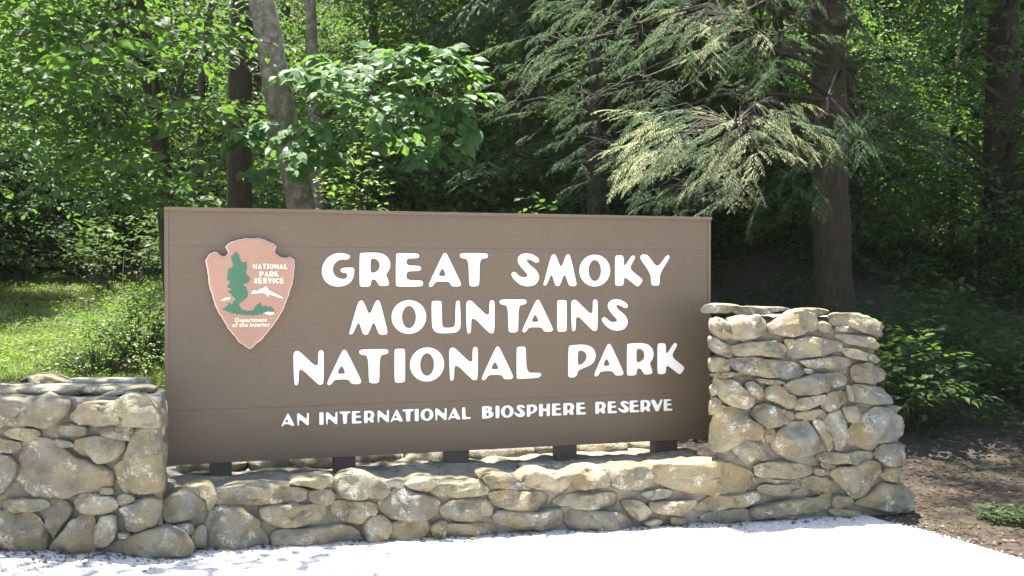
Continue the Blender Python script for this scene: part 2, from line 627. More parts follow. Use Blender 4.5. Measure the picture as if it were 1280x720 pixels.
def make_road():
    xs = spaced(-60, 60, -4, 4, 0.03, 1.2)
    ts = [0, 0.3, 0.6, 0.8, 0.9, 0.95, 0.975, 0.99, 0.998, 1.0]
    v, f = [], []
    for x in xs:
        e = road_edge(x)
        if x > 2.3:
            e += 0.09 * mnoise.noise(Vector((x * 5, 1, 0))) + 0.06 * mnoise.noise(Vector((x * 17, 5, 0))) + 0.03 * mnoise.noise(Vector((x * 50, 5, 0)))
        for t in ts:
            y = -40 + (e + 40) * t
            v.append((x, y, ground_z(x, y) + (0.012 if t < 1 else -0.004) + 0.004 * mnoise.noise(Vector((x * 2, y * 2, 0)))))
    k = len(ts)
    for i in range(len(xs) - 1):
        for j in range(k - 1):
            a = i * k + j
            f.append((a, a + k, a + k + 1, a + 1))
    o = obj('road', np_mesh('road', v, f, True), M['gravel'], kind='structure')
    o['label'] = 'pale sunlit gravel pull-off in front of the walls'


make_road()

# ------------------------------------------------------------------ sign plane and wall planes
SP0 = Vector((-2.012, 6.04, 0))
SP1 = Vector((1.343, 7.07, 0))
SU = (SP1 - SP0).normalized()
SN = Vector((SU.y, -SU.x, 0))          # towards the road
WP0 = Vector((-1.85, 6.10 - 0.3066 * 1.85, 0))
WU = Vector((1, 0.3066, 0)).normalized()
WN = Vector((WU.y, -WU.x, 0))
LP0 = Vector((-2.70, 5.49, 0))
LU = (Vector((-1.81, 5.43, 0)) - LP0).normalized()
LN = Vector((LU.y, -LU.x, 0))


def hit(px, py, P0, N):
    r = ray(px, py)
    c = Vector((0, 0, EYE))
    t = (P0 - c).dot(N) / r.dot(N)
    return c + r * t


def on_sign(px, py):
    h = hit(px, py, SP0, SN)
    return (h - SP0).dot(SU), h.z


# ------------------------------------------------------------------ the park sign
ang = math.atan2(SU.y, SU.x)
sign = empty('park_sign', (SP0 + SU * 1.755 - SN * 0.06).to_tuple()[:2] + (0.3,), 'wide brown park entrance sign with white lettering and an arrowhead emblem on short posts', 'sign')
sign.rotation_euler = (0, 0, ang)
# local frame of the sign: x along SU, y away from the road, z up
bpy.context.view_layer.update()
S_INV = sign.matrix_world.inverted()
FRONT = (S_INV @ (SP0.copy())).y            # local y of the face
U0 = (S_INV @ SP0).x
Z0 = -0.3


def s_loc(px, py):
    u, z = on_sign(px, py)
    return u + U0, z + Z0


def box_bm(bm, x0, x1, y0, y1, z0, z1):
    vs = [bm.verts.new(p) for p in ((x0, y0, z0), (x1, y0, z0), (x1, y1, z0), (x0, y1, z0), (x0, y0, z1), (x1, y0, z1), (x1, y1, z1), (x0, y1, z1))]
    for q in ((0, 3, 2, 1), (4, 5, 6, 7), (0, 1, 5, 4), (1, 2, 6, 5), (2, 3, 7, 6), (3, 0, 4, 7)):
        bm.faces.new([vs[i] for i in q])


def bm_mesh(bm, name, bevel=0.0, seg=2, smooth=False):
    if bevel:
        bmesh.ops.bevel(bm, geom=bm.edges[:], offset=bevel, segments=seg, affect='EDGES', profile=0.6)
    me = bpy.data.meshes.new(name)
    bm.to_mesh(me)
    bm.free()
    if smooth:
        me.polygons.foreach_set('use_smooth', [True] * len(me.polygons))
    return me


sx0, sz0 = s_loc(208.5, 582)
sx1, _ = s_loc(886, 548)
_, sz1 = s_loc(207.5, 260)
TH = 0.115
_, seam1 = s_loc(300, 308); _, seam2 = s_loc(260, 512)
for za, zb in ((sz0, seam2), (seam2 + 0.0005, seam1), (seam1 + 0.0005, sz1 - 0.012)):
    bm = bmesh.new(); box_bm(bm, sx0, sx1, FRONT, FRONT + TH, za, zb)
    obj('panel', bm_mesh(bm, 'panel', 0.0012), M['sign'], sign)
bm = bmesh.new(); box_bm(bm, sx0 - 0.012, sx1 + 0.012, FRONT - 0.022, FRONT + TH + 0.02, sz1 - 0.014, sz1 + 0.006)
obj('top_cap', bm_mesh(bm, 'top_cap', 0.003), M['sign_trim'], sign)
for a, b in ((sx0 - 0.01, sx0 + 0.012), (sx1 - 0.012, sx1 + 0.01)):
    bm = bmesh.new(); box_bm(bm, a, b, FRONT - 0.006, FRONT + TH + 0.006, sz0 - 0.003, sz1 - 0.0145)
    obj('side_trim', bm_mesh(bm, 'side_trim', 0.002), M['sign_trim'], sign)
for a, b, yy in ((262, 290, 588), (418, 445, 580), (558, 587, 574), (697, 722, 566), (820, 848, 562)):
    xa, _ = s_loc(a, yy); xb, _ = s_loc(b, yy)
    bm = bmesh.new(); box_bm(bm, xa, xb, FRONT + 0.012, FRONT + TH - 0.012, -0.12, sz0 - 0.001)
    obj('post', bm_mesh(bm, 'post', 0.004), M['post'], sign)

# letter outlines, traced clockwise in their own small grids; the first outline is the body, the rest are counters
def ell(cx, cy, rx, ry, n=28):
    return [(cx + rx * math.cos(2 * math.pi * i / n), cy + ry * math.sin(2 * math.pi * i / n)) for i in range(n)]


GL = {
 'G': [[(232,75),(200,64),(160,60),(115,70),(75,98),(48,140),(38,185),(45,230),(70,268),(110,292),(155,298),(205,290),(245,262),(263,220),(267,180),(262,165),(240,162),(190,164),(172,172),(168,186),(178,198),(215,204),(216,225),(205,240),(185,243),(150,235),(125,212),(115,180),(122,145),(145,118),(180,106),(215,110),(232,100),(237,88)]],
 'R': [[(302,75),(312,60),(420,58),(470,68),(505,98),(518,135),(512,175),(485,212),(500,245),(508,275),(500,290),(450,294),(435,285),(415,250),(385,245),(378,290),(360,298),(310,297),(301,285)], [(378,102),(410,102),(435,118),(443,150),(435,180),(410,196),(378,203)]],
 'E': [[(555,72),(565,62),(705,64),(717,75),(717,90),(705,99),(628,102),(628,148),(715,150),(729,160),(729,178),(715,188),(628,190),(628,250),(730,252),(744,264),(743,285),(728,297),(565,297),(553,287)]],
 'A': [[(783,288),(785,272),(880,70),(895,60),(910,68),(1005,265),(1008,285),(995,296),(950,296),(938,287),(922,262),(830,262),(815,288),(800,298),(788,297)], [(877,162),(906,222),(847,222)]],
 'T': [[(997,82),(1003,68),(1020,62),(1175,62),(1192,70),(1197,85),(1188,98),(1137,106),(1135,280),(1125,293),(1100,297),(1075,294),(1063,283),(1058,106),(1010,100)]],
 'S': [[(272,113),(266,128),(245,130),(215,112),(190,105),(182,115),(200,140),(250,180),(272,220),(268,255),(240,288),(190,297),(145,288),(105,258),(80,225),(76,205),(92,192),(110,200),(135,225),(165,232),(190,225),(188,210),(150,170),(122,130),(120,95),(145,70),(180,62),(225,70),(262,93)]],
 'M': [[(300,285),(303,268),(352,85),(370,68),(388,78),(422,170),(455,82),(470,68),(487,78),(530,265),(531,285),(520,294),(485,293),(474,280),(447,202),(418,280),(408,292),(390,292),(380,282),(357,202),(325,280),(312,291)]],
 'O': [ell(657, 184, 108, 112), ell(657, 184, 43, 73)],
 'K': [[(798,90),(808,78),(845,78),(858,90),(860,162),(912,82),(928,78),(938,90),(933,105),(896,172),(985,240),(990,258),(965,292),(950,296),(862,224),(858,280),(845,290),(810,291),(798,280)]],
 'Y': [[(973,90),(985,72),(1015,72),(1030,82),(1092,165),(1150,85),(1165,74),(1177,82),(1176,98),(1110,208),(1108,280),(1098,290),(1060,290),(1049,278),(1046,208),(976,105)]],
 'U': [[(735,85),(745,72),(810,72),(820,85),(824,285),(840,300),(905,300),(932,285),(936,85),(955,68),(975,82),(980,300),(955,335),(915,347),(800,347),(760,330),(738,290)]],
 'N': [[(1024,95),(1040,72),(1060,68),(1080,78),(1220,215),(1222,80),(1240,66),(1260,72),(1268,90),(1266,325),(1255,345),(1235,348),(1215,338),(1072,195),(1068,335),(1050,348),(1032,338)]],
 'I': [[(580,75),(592,66),(650,66),(662,78),(662,320),(650,333),(595,335),(580,322)]],
 'L': [[(225,75),(235,64),(272,62),(282,75),(286,225),(365,226),(378,238),(370,252),(345,260),(235,263),(225,255)]],
 'P': [[(542,65),(552,55),(620,50),(670,58),(700,80),(712,115),(705,155),(680,180),(640,195),(600,213),(596,240),(580,253),(550,253),(540,240)], [(600,88),(630,90),(650,105),(655,130),(645,155),(625,172),(600,180)]],
 'B': [[(0,10),(10,0),(90,0),(130,12),(150,40),(145,75),(128,95),(155,115),(172,150),(160,200),(120,232),(70,240),(10,240),(0,230)], [(68,42),(85,45),(95,60),(85,80),(68,85)], [(68,125),(90,130),(104,160),(92,188),(68,195)]],
 'H': [[(0,12),(12,0),(68,0),(78,12),(78,95),(150,95),(150,12),(162,0),(205,0),(215,12),(215,228),(205,240),(162,240),(150,228),(150,140),(78,140),(78,228),(68,240),(12,240),(0,228)]],
 'V': [[(0,15),(12,0),(60,0),(75,12),(125,130),(165,10),(180,0),(200,2),(207,18),(140,225),(125,240),(95,240),(80,226)]],
 'C': [[(200,70),(190,85),(172,88),(140,65),(105,62),(78,85),(68,120),(80,160),(110,180),(145,175),(175,152),(192,155),(202,172),(185,205),(140,235),(90,238),(40,212),(8,165),(0,115),(15,60),(55,18),(105,0),(155,10),(192,45)]],
}


def chaikin(p, n=2):
    for _ in range(n):
        q = []
        for i in range(len(p)):
            a, b = p[i], p[(i + 1) % len(p)]
            q.append((a[0] * .8 + b[0] * .2, a[1] * .8 + b[1] * .2))
            q.append((a[0] * .2 + b[0] * .8, a[1] * .2 + b[1] * .8))
        p = q
    return p


def plate_mesh(name, polys, z0, th, bev=0.0, res=0):
    """flat plate in x/z with holes: polys are closed outlines in local x,z; faces towards -y"""
    cu = bpy.data.curves.new(name, 'CURVE')
    cu.dimensions = '2D'
    cu.fill_mode = 'BOTH'
    for p in polys:
        sp = cu.splines.new('POLY')
        sp.points.add(len(p) - 1)
        for i, (x, y) in enumerate(p):
            sp.points[i].co = (x, y, 0, 1)
        sp.use_cyclic_u = True
    cu.extrude = max(0.0001, th / 2 - bev)
    cu.bevel_depth = bev
    cu.bevel_resolution = res
    cu.offset = -bev
    o = bpy.data.objects.new(name, cu)
    COL.objects.link(o)
    dg = bpy.context.evaluated_depsgraph_get()
    me = bpy.data.meshes.new_from_object(o.evaluated_get(dg))
    bpy.data.objects.remove(o)
    bpy.data.curves.remove(cu)
    me.name = name
    co = np.empty(len(me.vertices) * 3, dtype=np.float32)
    me.vertices.foreach_get('co', co)
    co = co.reshape(-1, 3)
    out = np.stack([co[:, 0], z0 - th / 2 - co[:, 2], co[:, 1]], axis=1)
    me.vertices.foreach_set('co', out.astype(np.float32).ravel())
    me.materials.clear()
    me.update()
    return me


def glyph(ch, x0, x1, z0, z1, rounds=2):
    ps = GL[ch]
    xs = [a for a, _ in ps[0]]; ys = [b for _, b in ps[0]]
    mx, Mx, my, My = min(xs), max(xs), min(ys), max(ys)
    return [chaikin([(x0 + (a - mx) / (Mx - mx) * (x1 - x0), z1 - (b - my) / (My - my) * (z1 - z0)) for a, b in p], rounds) for p in ps]


def put_letter(ch, a, b, t, bot):
    cx, cy = (a + b) / 2, (t + bot) / 2
    x0, _ = s_loc(a, cy); x1, _ = s_loc(b, cy)
    _, z1 = s_loc(cx, t); _, z0 = s_loc(cx, bot)
    me = plate_mesh('letter', glyph(ch, x0, x1, z0, z1), FRONT - 0.0005, 0.007, 0.0025)
    obj('letter', me, M['letter'], sign)


ROWS = [
 ('GREAT', [(401.8,443,315.8,358.5),(449.1,488.1,315.4,358.5),(494.4,528.7,316.1,358.3),(535.7,576.1,315.8,358.5),(574.2,610.1,316.1,358.2)]),
 ('SMOKY', [(638.7,673.9,316.1,358.2),(678.9,720.4,317.2,357.8),(723.7,762.5,318,358.2),(768.4,802.9,319,358.2),(799.8,836.5,318,357.1)]),
 ('MOUNTAINS', [(436.2,484.2,374.8,418.7),(489.1,532.7,374.8,417.4),(539.1,575.8,375.1,416.5),(582,618.2,374.8,417),(623.8,658.2,373.9,415.8),(652.6,690.9,374.2,415.2),(696.1,708.3,374.8,414.7),(713.2,746.9,373.9,414),(751.8,784.7,373.6,413.7)]),
 ('NATIONAL', [(366.2,404.8,437.6,481.5),(408.8,451.5,436.6,480.9),(448.4,485.6,436.2,479.4),(492.7,506.3,435.6,478.4),(512,555.1,433.9,477),(560.8,597.3,433.5,475.8),(602,641.2,432.6,474.8),(645.3,676.8,432.6,473.4)]),
 ('PARK', [(709.7,744.6,430.2,471.4),(742.6,779.2,429.3,470),(783.2,816.9,428.5,469.2),(821.4,855.3,428.5,468.3)]),
]
for word, boxes in ROWS:
    for ch, (a, b, t, bo) in zip(word, boxes):
        put_letter(ch, a, b, t, bo)
sm1 = 'ANINTERNATIONAL'
bx1 = [(33,113),(128,203),(265,293),(305,378),(388,458),(465,527),(540,605),(622,695),(703,780),(775,848),(852,878),(888,968),(978,1050),(1058,1133),(1143,1200)]
for ch, (a, b) in zip(sm1, bx1):
    c = (a + b) / 2
    t = 131 - (c - 75) * (38 / 1075); bo = 210 - (c - 75) * (42 / 1095)
    put_letter(ch, 345 + a / 4.923, 345 + b / 4.923, 490 + t / 4.923, 490 + bo / 4.923)
sm2 = 'BIOSPHERERESERVE'
bx2 = [(60,132),(143,168),(176,255),(258,325),(335,400),(410,478),(490,550),(560,628),(640,700),(757,822),(833,890),(897,965),(968,1028),(1035,1098),(1098,1172),(1178,1232)]
for ch, (a, b) in zip(sm2, bx2):
    c = (a + b) / 2
    t = 87 - (c - 60) * (45 / 1172); bo = 165 - (c - 60) * (50 / 1172)
    put_letter(ch, 590 + a / 4.923, 590 + b / 4.923, 490 + t / 4.923, 490 + bo / 4.923)

# arrowhead medallion
ARROW = [(256.4,325),(258.5,321),(262,317),(265,315.5),(268,314),(272,314.8),(274,317.5),(277,319.5),(280,320.3),(283,319),(284.5,316),(283,312),(281,308.5),(283,305.5),(286,303.5),(290,301.5),(295,300),(300,298.8),(306,297.5),(312,297.8),(318,297.5),(324,297.2),(328,298.5),(333,300.5),(338,302.5),(342,304.5),(346,308),(345,311),(343.5,314.5),(345,317.5),(348,319.5),(352,321.5),(356,322),(359,321.2),(362,320),(365,322),(368,325),
 (368.5,332),(367.5,340),(367,346),(366,352),(364.5,358),(363,363),(361.5,368),(359,374),(357,380),(354,387),(351,393),(347,399),(343,405),(339,410),(335,415),(331,420),(326,426),(320,430),(315,435),(312,437),
 (309,435),(303,431),(297,427),(293,421),(288,415),(284,410),(280,403),(276,396),(272,390),(269,384),(267,378),(265,370),(262,362),(260,352),(259.5,345),(258,335)]
mroot = empty('medallion', (0, 0, 0), None, None)
mroot.parent = sign


def arrow_mesh(name, front, th, grow, bev):
    pts = [s_loc(x, y) for x, y in ARROW]
    dense = []
    for i in range(len(pts)):
        a, b = pts[i], pts[(i + 1) % len(pts)]
        n = max(1, int(math.dist(a, b) / 0.009))
        for k in range(n):
            t = k / n
            dense.append((a[0] + (b[0] - a[0]) * t, a[1] + (b[1] - a[1]) * t))
    n = len(dense)
    out = []
    for i, p in enumerate(dense):
        a, b = dense[i - 1], dense[(i + 1) % n]
        tx, ty = b[0] - a[0], b[1] - a[1]
        l = math.hypot(tx, ty) or 1
        nx, ny = ty / l, -tx / l        # clockwise outline: this points inward
        sc = 0.0028 * abs(math.sin(i * 0.62 + 2 * mnoise.noise(Vector((i * .13, 0, 0))))) - grow
        out.append((p[0] - nx * (-sc), p[1] - ny * (-sc)))
    return plate_mesh(name, [out], front, th, bev, 2)


MT = 0.034
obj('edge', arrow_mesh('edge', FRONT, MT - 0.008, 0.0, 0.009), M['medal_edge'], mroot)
obj('face', arrow_mesh('face', FRONT - 0.002, MT + 0.009, -0.0075, 0.003), M['medal'], mroot)
MF = FRONT - MT - 0.009 - 0.0015


def emblem(name, polys, mat, th=0.0035):
    ps = []
    for p in polys:
        q = []
        for i in range(len(p)):
            a, b = p[i], p[(i + 1) % len(p)]
            q.append(a)
            l = math.dist(a, b)
            k = max(1, int(l / 2.2))
            for j in range(1, k + 1):
                t = (j - .5) / k
                o_ = (0.75 if (i + j) % 2 else -0.6) * (1 if name == 'tree_relief' else .25)
                q.append((a[0] + (b[0] - a[0]) * t - (b[1] - a[1]) / l * o_, a[1] + (b[1] - a[1]) * t + (b[0] - a[0]) / l * o_))
        ps.append([s_loc(x, y) for x, y in q])
    obj(name, plate_mesh(name, ps, MF, th, 0.0008), mat, mroot)


emblem('tree_relief', [[(296,315),(298,318.5),(300,325),(302,329),(305,328),(306.5,326),(308,329),(308,335),(307,341),(309,345),(313,349),(309,353),(304,355.5),(307,360),(310,365),(309,369),(307,374),(303,376),(299,379),(299,383),(303,387),(310,389),(316,387),(319,383),(322,380),(324,377),(325.5,381),(329,384),(332,381.5),(334,384),(338,382.5),(340,385),(343.5,390),(341,393),(330,392),(315,394),(300,393),(290,391),(281,388),(277,387.5),(283,383),(286,378),(288,381),(291,378),(294,374),(292,371),(289,369),(285,364),(289,362),(284,358),(287,353),(283.5,348),(284,342),(286,336),(290,334),(291.5,328),(289,325),(288,321),(291,319),(293,316.5)]], M['medal_green'])
emblem('mountain_relief', [[(313,366),(317,362),(320,364),(324,361.5),(328,360),(332,357.5),(335,362),(340,365),(346,368),(352,371),(353,373),(347,371.5),(340,369),(336,368),(334.5,371),(332,367),(328,366),(321,366.5),(315,367)]], M['medal_white'])
emblem('ridge_relief', [[(275,375.5),(281,372),(288,371.5),(287,373.7),(280,375.7)]], M['medal_white'])
emblem('log_relief', [[(328,391.2),(334,389.3),(342,389.8),(342,392),(337,393.7)]], M['medal_white'], 0.006)


def small_word(name, word, a, b, t, bo, heavy=True):
    wd = {'I': 0.42, 'M': 1.25, 'N': 1.05}
    tot = sum(wd.get(c, 1.0) for c in word) + 0.22 * (len(word) - 1)
    x0, _ = s_loc(a, (t + bo) / 2); x1, _ = s_loc(b, (t + bo) / 2)
    _, z1 = s_loc((a + b) / 2, t); _, z0 = s_loc((a + b) / 2, bo)
    u = (x1 - x0) / tot
    x = x0
    polys = []
    for c in word:
        w = wd.get(c, 1.0) * u
        polys += glyph(c, x, x + w, z0, z1, 1)
        x += w + 0.22 * u
    obj(name, plate_mesh(name, polys, MF, 0.003, 0.0004), M['medal_white'], mroot)


small_word('lettering', 'NATIONAL', 315.5, 359, 329.8, 336.4)
small_word('lettering', 'PARK', 323.6, 347.6, 339.2, 345.8)
small_word('lettering', 'SERVICE', 316.5, 354, 347.3, 354.2)


def font_line(text, a, b, base, size_px):
    cu = bpy.data.curves.new('t', 'FONT')
    cu.body = text
    cu.extrude = 0
    cu.resolution_u = 2
    cu.offset = 0.012
    o = bpy.data.objects.new('t', cu)
    COL.objects.link(o)
    dg = bpy.context.evaluated_depsgraph_get()
    me = bpy.data.meshes.new_from_object(o.evaluated_get(dg))
    bpy.data.objects.remove(o)
    co = np.empty(len(me.vertices) * 3, dtype=np.float32)
    me.vertices.foreach_get('co', co)
    co = co.reshape(-1, 3)
    x0, z0 = s_loc(a, base); x1, _ = s_loc(b, base)
    _, z1 = s_loc(a, base - size_px)
    mn, mxx = co[:, 0].min(), co[:, 0].max()
    X = x0 + (co[:, 0] - mn) / (mxx - mn) * (x1 - x0)
    Z = z0 + co[:, 1] / 0.7 * (z1 - z0)
    me.vertices.foreach_set('co', np.stack([X, np.full_like(X, MF - 0.0008), Z], 1).astype(np.float32).ravel())
    me.materials.clear()
    obj('lettering', me, M['medal_white'], mroot)


font_line('Department', 293.5, 333, 402.2, 5.0)
font_line('of the Interior', 290, 337, 408.2, 5.0)
# bison outline under the small words
BIS = [(301,412.5),(304,411),(309,412),(314,414),(318,417),(318.6,421),(315.5,423),(315,424.6),(304,424.8),(302.5,421.5),(300.5,417),(300,413.5)]
tb = Tubes()
bp = []
for x, y in BIS + BIS[:1]:
    lx, lz = s_loc(x, y)
    bp.append((lx, MF, lz))
tb.add(bp, [0.0022] * len(bp), 5)
lx0, lz0 = s_loc(303, 424.8); lx1, _ = s_loc(318, 424.8)
tb.add([(lx0, MF, lz0), (lx1, MF, lz0)], [0.0022] * 2, 5)
obj('bison_outline', tb.mesh('bison_outline'), M['medal_line'], mroot)


# ------------------------------------------------------------------ field stone walls
def resample(poly, n):
    # catmull-rom through the traced points, then equal steps
    m = len(poly)
    dense = []
    for i in range(m):
        p0, p1, p2, p3 = [Vector(poly[(i + k - 1) % m]) for k in range(4)]
        for s in range(6):
            t = s / 6
            dense.append(0.5 * ((2 * p1) + (-p0 + p2) * t + (2 * p0 - 5 * p1 + 4 * p2 - p3) * t * t + (-p0 + 3 * p1 - 3 * p2 + p3) * t ** 3) * 0.75 + p1.lerp(p2, t) * 0.25)
    L = [0]
    for i in range(len(dense)):
        L.append(L[-1] + (dense[(i + 1) % len(dense)] - dense[i]).length)
    out = []
    j = 0
    for k in range(n):
        d = L[-1] * k / n
        while L[j + 1] < d:
            j += 1
        t = (d - L[j]) / max(1e-9, L[j + 1] - L[j])
        out.append(dense[j].lerp(dense[(j + 1) % len(dense)], t))
    return out


def stone_from_outline(uv, O, U, Nn, bulge, depth, seed, grow=1.03, proud=0.0, back=None):
    """rounded field stone: front outline in (u,z) on the wall face, crown towards the road, body running back"""
    n = 36
    pts = resample(uv, n)
    c = sum(pts, Vector((0, 0))) / n
    pts = [c + (p - c) * grow for p in pts]
    size = sum((p - c).length for p in pts) / n
    rings = [(1.0, -depth, .86), (1.0, -depth * .66, .97), (1.0, -depth * .33, 1.0), (1.0, -0.035, 1.0), (1.0, -0.008, 1.0), (0.985, 0.4, 1), (0.95, 0.68, 1), (0.89, 0.85, 1), (0.8, 0.93, 1), (0.69, 0.97, 1), (0.56, 0.99, 1), (0.42, 1.0, 1), (0.27, 1.0, 1), (0.13, 1.0, 1)]
    sr = random.Random(seed * 17 + 3)
    planes = []
    for _ in range(6):
        an = sr.uniform(0, 6.28)
        planes.append((math.cos(an), math.sin(an), sr.uniform(0.25, 0.8), sr.uniform(0.05, 0.5)))
    C = O + U * c.x + Vector((0, 0, c.y))
    verts, faces = [], []
    for ri, (s, h, g) in enumerate(rings):
        for p in pts:
            q = c + (p - c) * s * g
            if ri >= 5:
                off = bulge * h
                for (ca, sa, tl, of) in planes:
                    dd = ((q.x - c.x) * ca + (q.y - c.y) * sa)
                    off = min(off, bulge * 1.02 - (dd - of * size) * tl) if dd > of * size else off
                off = max(off, -0.01)
            else:
                off = h
            w = O + U * q.x + Vector((0, 0, q.y)) + (Nn * (off + proud) if (off > 0 or back is None) else Nn * proud + back * (-off))
            sd = Vector((seed * 3.7, seed * 1.3, seed * 2.1))
            a = mnoise.noise(w * 7 + sd) * 0.02 + mnoise.noise(w * 18 + sd) * 0.011 + mnoise.noise(w * 45 + sd) * 0.005
            # broad facets
            fc = abs(mnoise.noise(w * 4.5 + sd * 2)) * 0.03
            k = min(1, size / 0.09)
            vp = mnoise.voronoi(w * 11 + sd)[1][0]
            fv = (w * 11 + sd - vp).dot(mnoise.noise_vector(vp * 3.7)) * 0.03
            a += fv
            rad = (w - (C - Nn * 0.02)).normalized()
            dirn = (rad * 0.5 + Nn * (0.7 if ri >= 5 else 0.15)).normalized()
            w = w + dirn * (a - fc * (1 if ri >= 5 else 0.3)) * k
            verts.append(w - C)
    for r in range(len(rings) - 1):
        for i in range(n):
            j = (i + 1) % n
            faces.append((r * n + i, r * n + j, (r + 1) * n + j, (r + 1) * n + i))
    bm = bmesh.new()
    bv = [bm.verts.new(v) for v in verts]
    for f in faces:
        bm.faces.new([bv[i] for i in f])
    last = (len(rings) - 1) * n
    cv = bm.verts.new(sum((verts[last + i] for i in range(n)), Vector()) / n)
    for i in range(n):
        bm.faces.new((bv[last + i], bv[last + (i + 1) % n], cv))
    cb = bm.verts.new(sum((verts[i] for i in range(n)), Vector()) / n)
    for i in range(n):
        bm.faces.new((bv[(i + 1) % n], bv[i], cb))
    bmesh.ops.recalc_face_normals(bm, faces=bm.faces)
    return bm_mesh(bm, 'stone', 0, smooth=True), C


stone_no = [0]


def trace(polys, sc, ox, oy):
    return [[(ox + x / sc, oy + y / sc) for x, y in p] for p in polys]


def add_stone(poly_px, parent, P0, U, Nn, mat, depth=0.16, bulge=None, proud=0.0, grow=1.03, back=None):
    uv = []
    for x, y in poly_px:
        h = hit(x, y, P0, Nn)
        uv.append(((h - P0).dot(U), h.z))
    xs = [a for a, _ in uv]; ys = [b for _, b in uv]
    sm = min(max(xs) - min(xs), max(ys) - min(ys))
    if bulge is None:
        bulge = min(0.06, 0.024 + 0.2 * sm)
    stone_no[0] += 1
    me, C = stone_from_outline(uv, P0, U, Nn, bulge, depth, stone_no[0], grow, proud, back)
    o = obj('stone', me, mat, parent)
    o.location = C - Vector(parent.location)
    return o


def loose_stone(parent, loc, dims, rotz, mat, seed, tilt=(0, 0)):
    bm = bmesh.new()
    bmesh.ops.create_icosphere(bm, subdivisions=3, radius=1)
    sd = Vector((seed * 5.1, seed * 2.3, seed))
    for v in bm.verts:
        p = v.co.copy()
        e = Vector([math.copysign(abs(q) ** 0.62, q) for q in p])
        e *= 1 + 0.16 * mnoise.noise(p * 1.5 + sd) + 0.06 * mnoise.noise(p * 4 + sd)
        v.co = Vector((e.x * dims[0] / 2, e.y * dims[1] / 2, e.z * dims[2] / 2 * (1 + 0.25 * mnoise.noise(p * 2.3 + sd))))
    me = bm_mesh(bm, 'stone', 0, smooth=True)
    o = obj('stone', me, mat, parent)
    o.location = Vector(loc) - Vector(parent.location)
    o.rotation_euler = (tilt[0], tilt[1], rotz)
    return o


def core(parent, quad, z0f, z1, step=0.06, amp=0.02, cap_amp=0.02, seed=0, name='mortar_core'):
    """rough mortar body: plan quad (front-left, front-right, back-right, back-left)"""
    fl, fr, br, bl = [Vector((p[0], p[1])) for p in quad]
    bm = bmesh.new()
    nu = max(2, int((fr - fl).length / step)); nv = max(2, int((bl - fl).length / step))
    nz = max(3, int((z1 - z0f) / step))
    loop = [fl.lerp(fr, i / nu) for i in range(nu)] + [fr.lerp(br, i / nv) for i in range(nv)] + [br.lerp(bl, i / nu) for i in range(nu)] + [bl.lerp(fl, i / nv) for i in range(nv)]
    c = (fl + fr + br + bl) / 4
    rows = []
    for k in range(nz + 1):
        z = z0f + (z1 - z0f) * k / nz
        row = []
        for p in loop:
            q = Vector((p.x, p.y, z))
            d = Vector((p.x - c.x, p.y - c.y, 0)).normalized()
            q += d * amp * (mnoise.noise(q * 6 + Vector((seed, 0, 0))) + 0.5 * mnoise.noise(q * 17))
            if k == nz:
                q.z += cap_amp * mnoise.noise(q * 5)
            row.append(bm.verts.new(q - Vector(parent.location)))
        rows.append(row)
    m = len(loop)
    for a, b in zip(rows[:-1], rows[1:]):
        for i in range(m):
            j = (i + 1) % m
            bm.faces.new((a[i], a[j], b[j], b[i]))
    # top grid
    grid = []
    for j in range(nv + 1):
        r = []
        for i in range(nu + 1):
            p = fl.lerp(fr, i / nu).lerp(bl.lerp(br, i / nu), j / nv)
            if j == 0 and i < nu: r.append(rows[-1][i]); continue
            if i == nu and j < nv: r.append(rows[-1][nu + j]); continue
            if j == nv and i > 0: r.append(rows[-1][nu + nv + (nu - i)]); continue
            if i == 0 and j > 0: r.append(rows[-1][2 * nu + nv + (nv - j)]); continue
            q = Vector((p.x, p.y, z1))
            q.z += cap_amp * (mnoise.noise(q * 5) + 0.6 * mnoise.noise(q * 13) + 0.4 * mnoise.noise(q * 30))
            r.append(bm.verts.new(q - Vector(parent.location)))
        grid.append(r)
    for j in range(nv):
        for i in range(nu):
            bm.faces.new((grid[j][i], grid[j][i + 1], grid[j + 1][i + 1], grid[j + 1][i]))
    bmesh.ops.recalc_face_normals(bm, faces=bm.faces)
    return obj(name, bm_mesh(bm, name, 0, smooth=True), M['mortar'], parent)


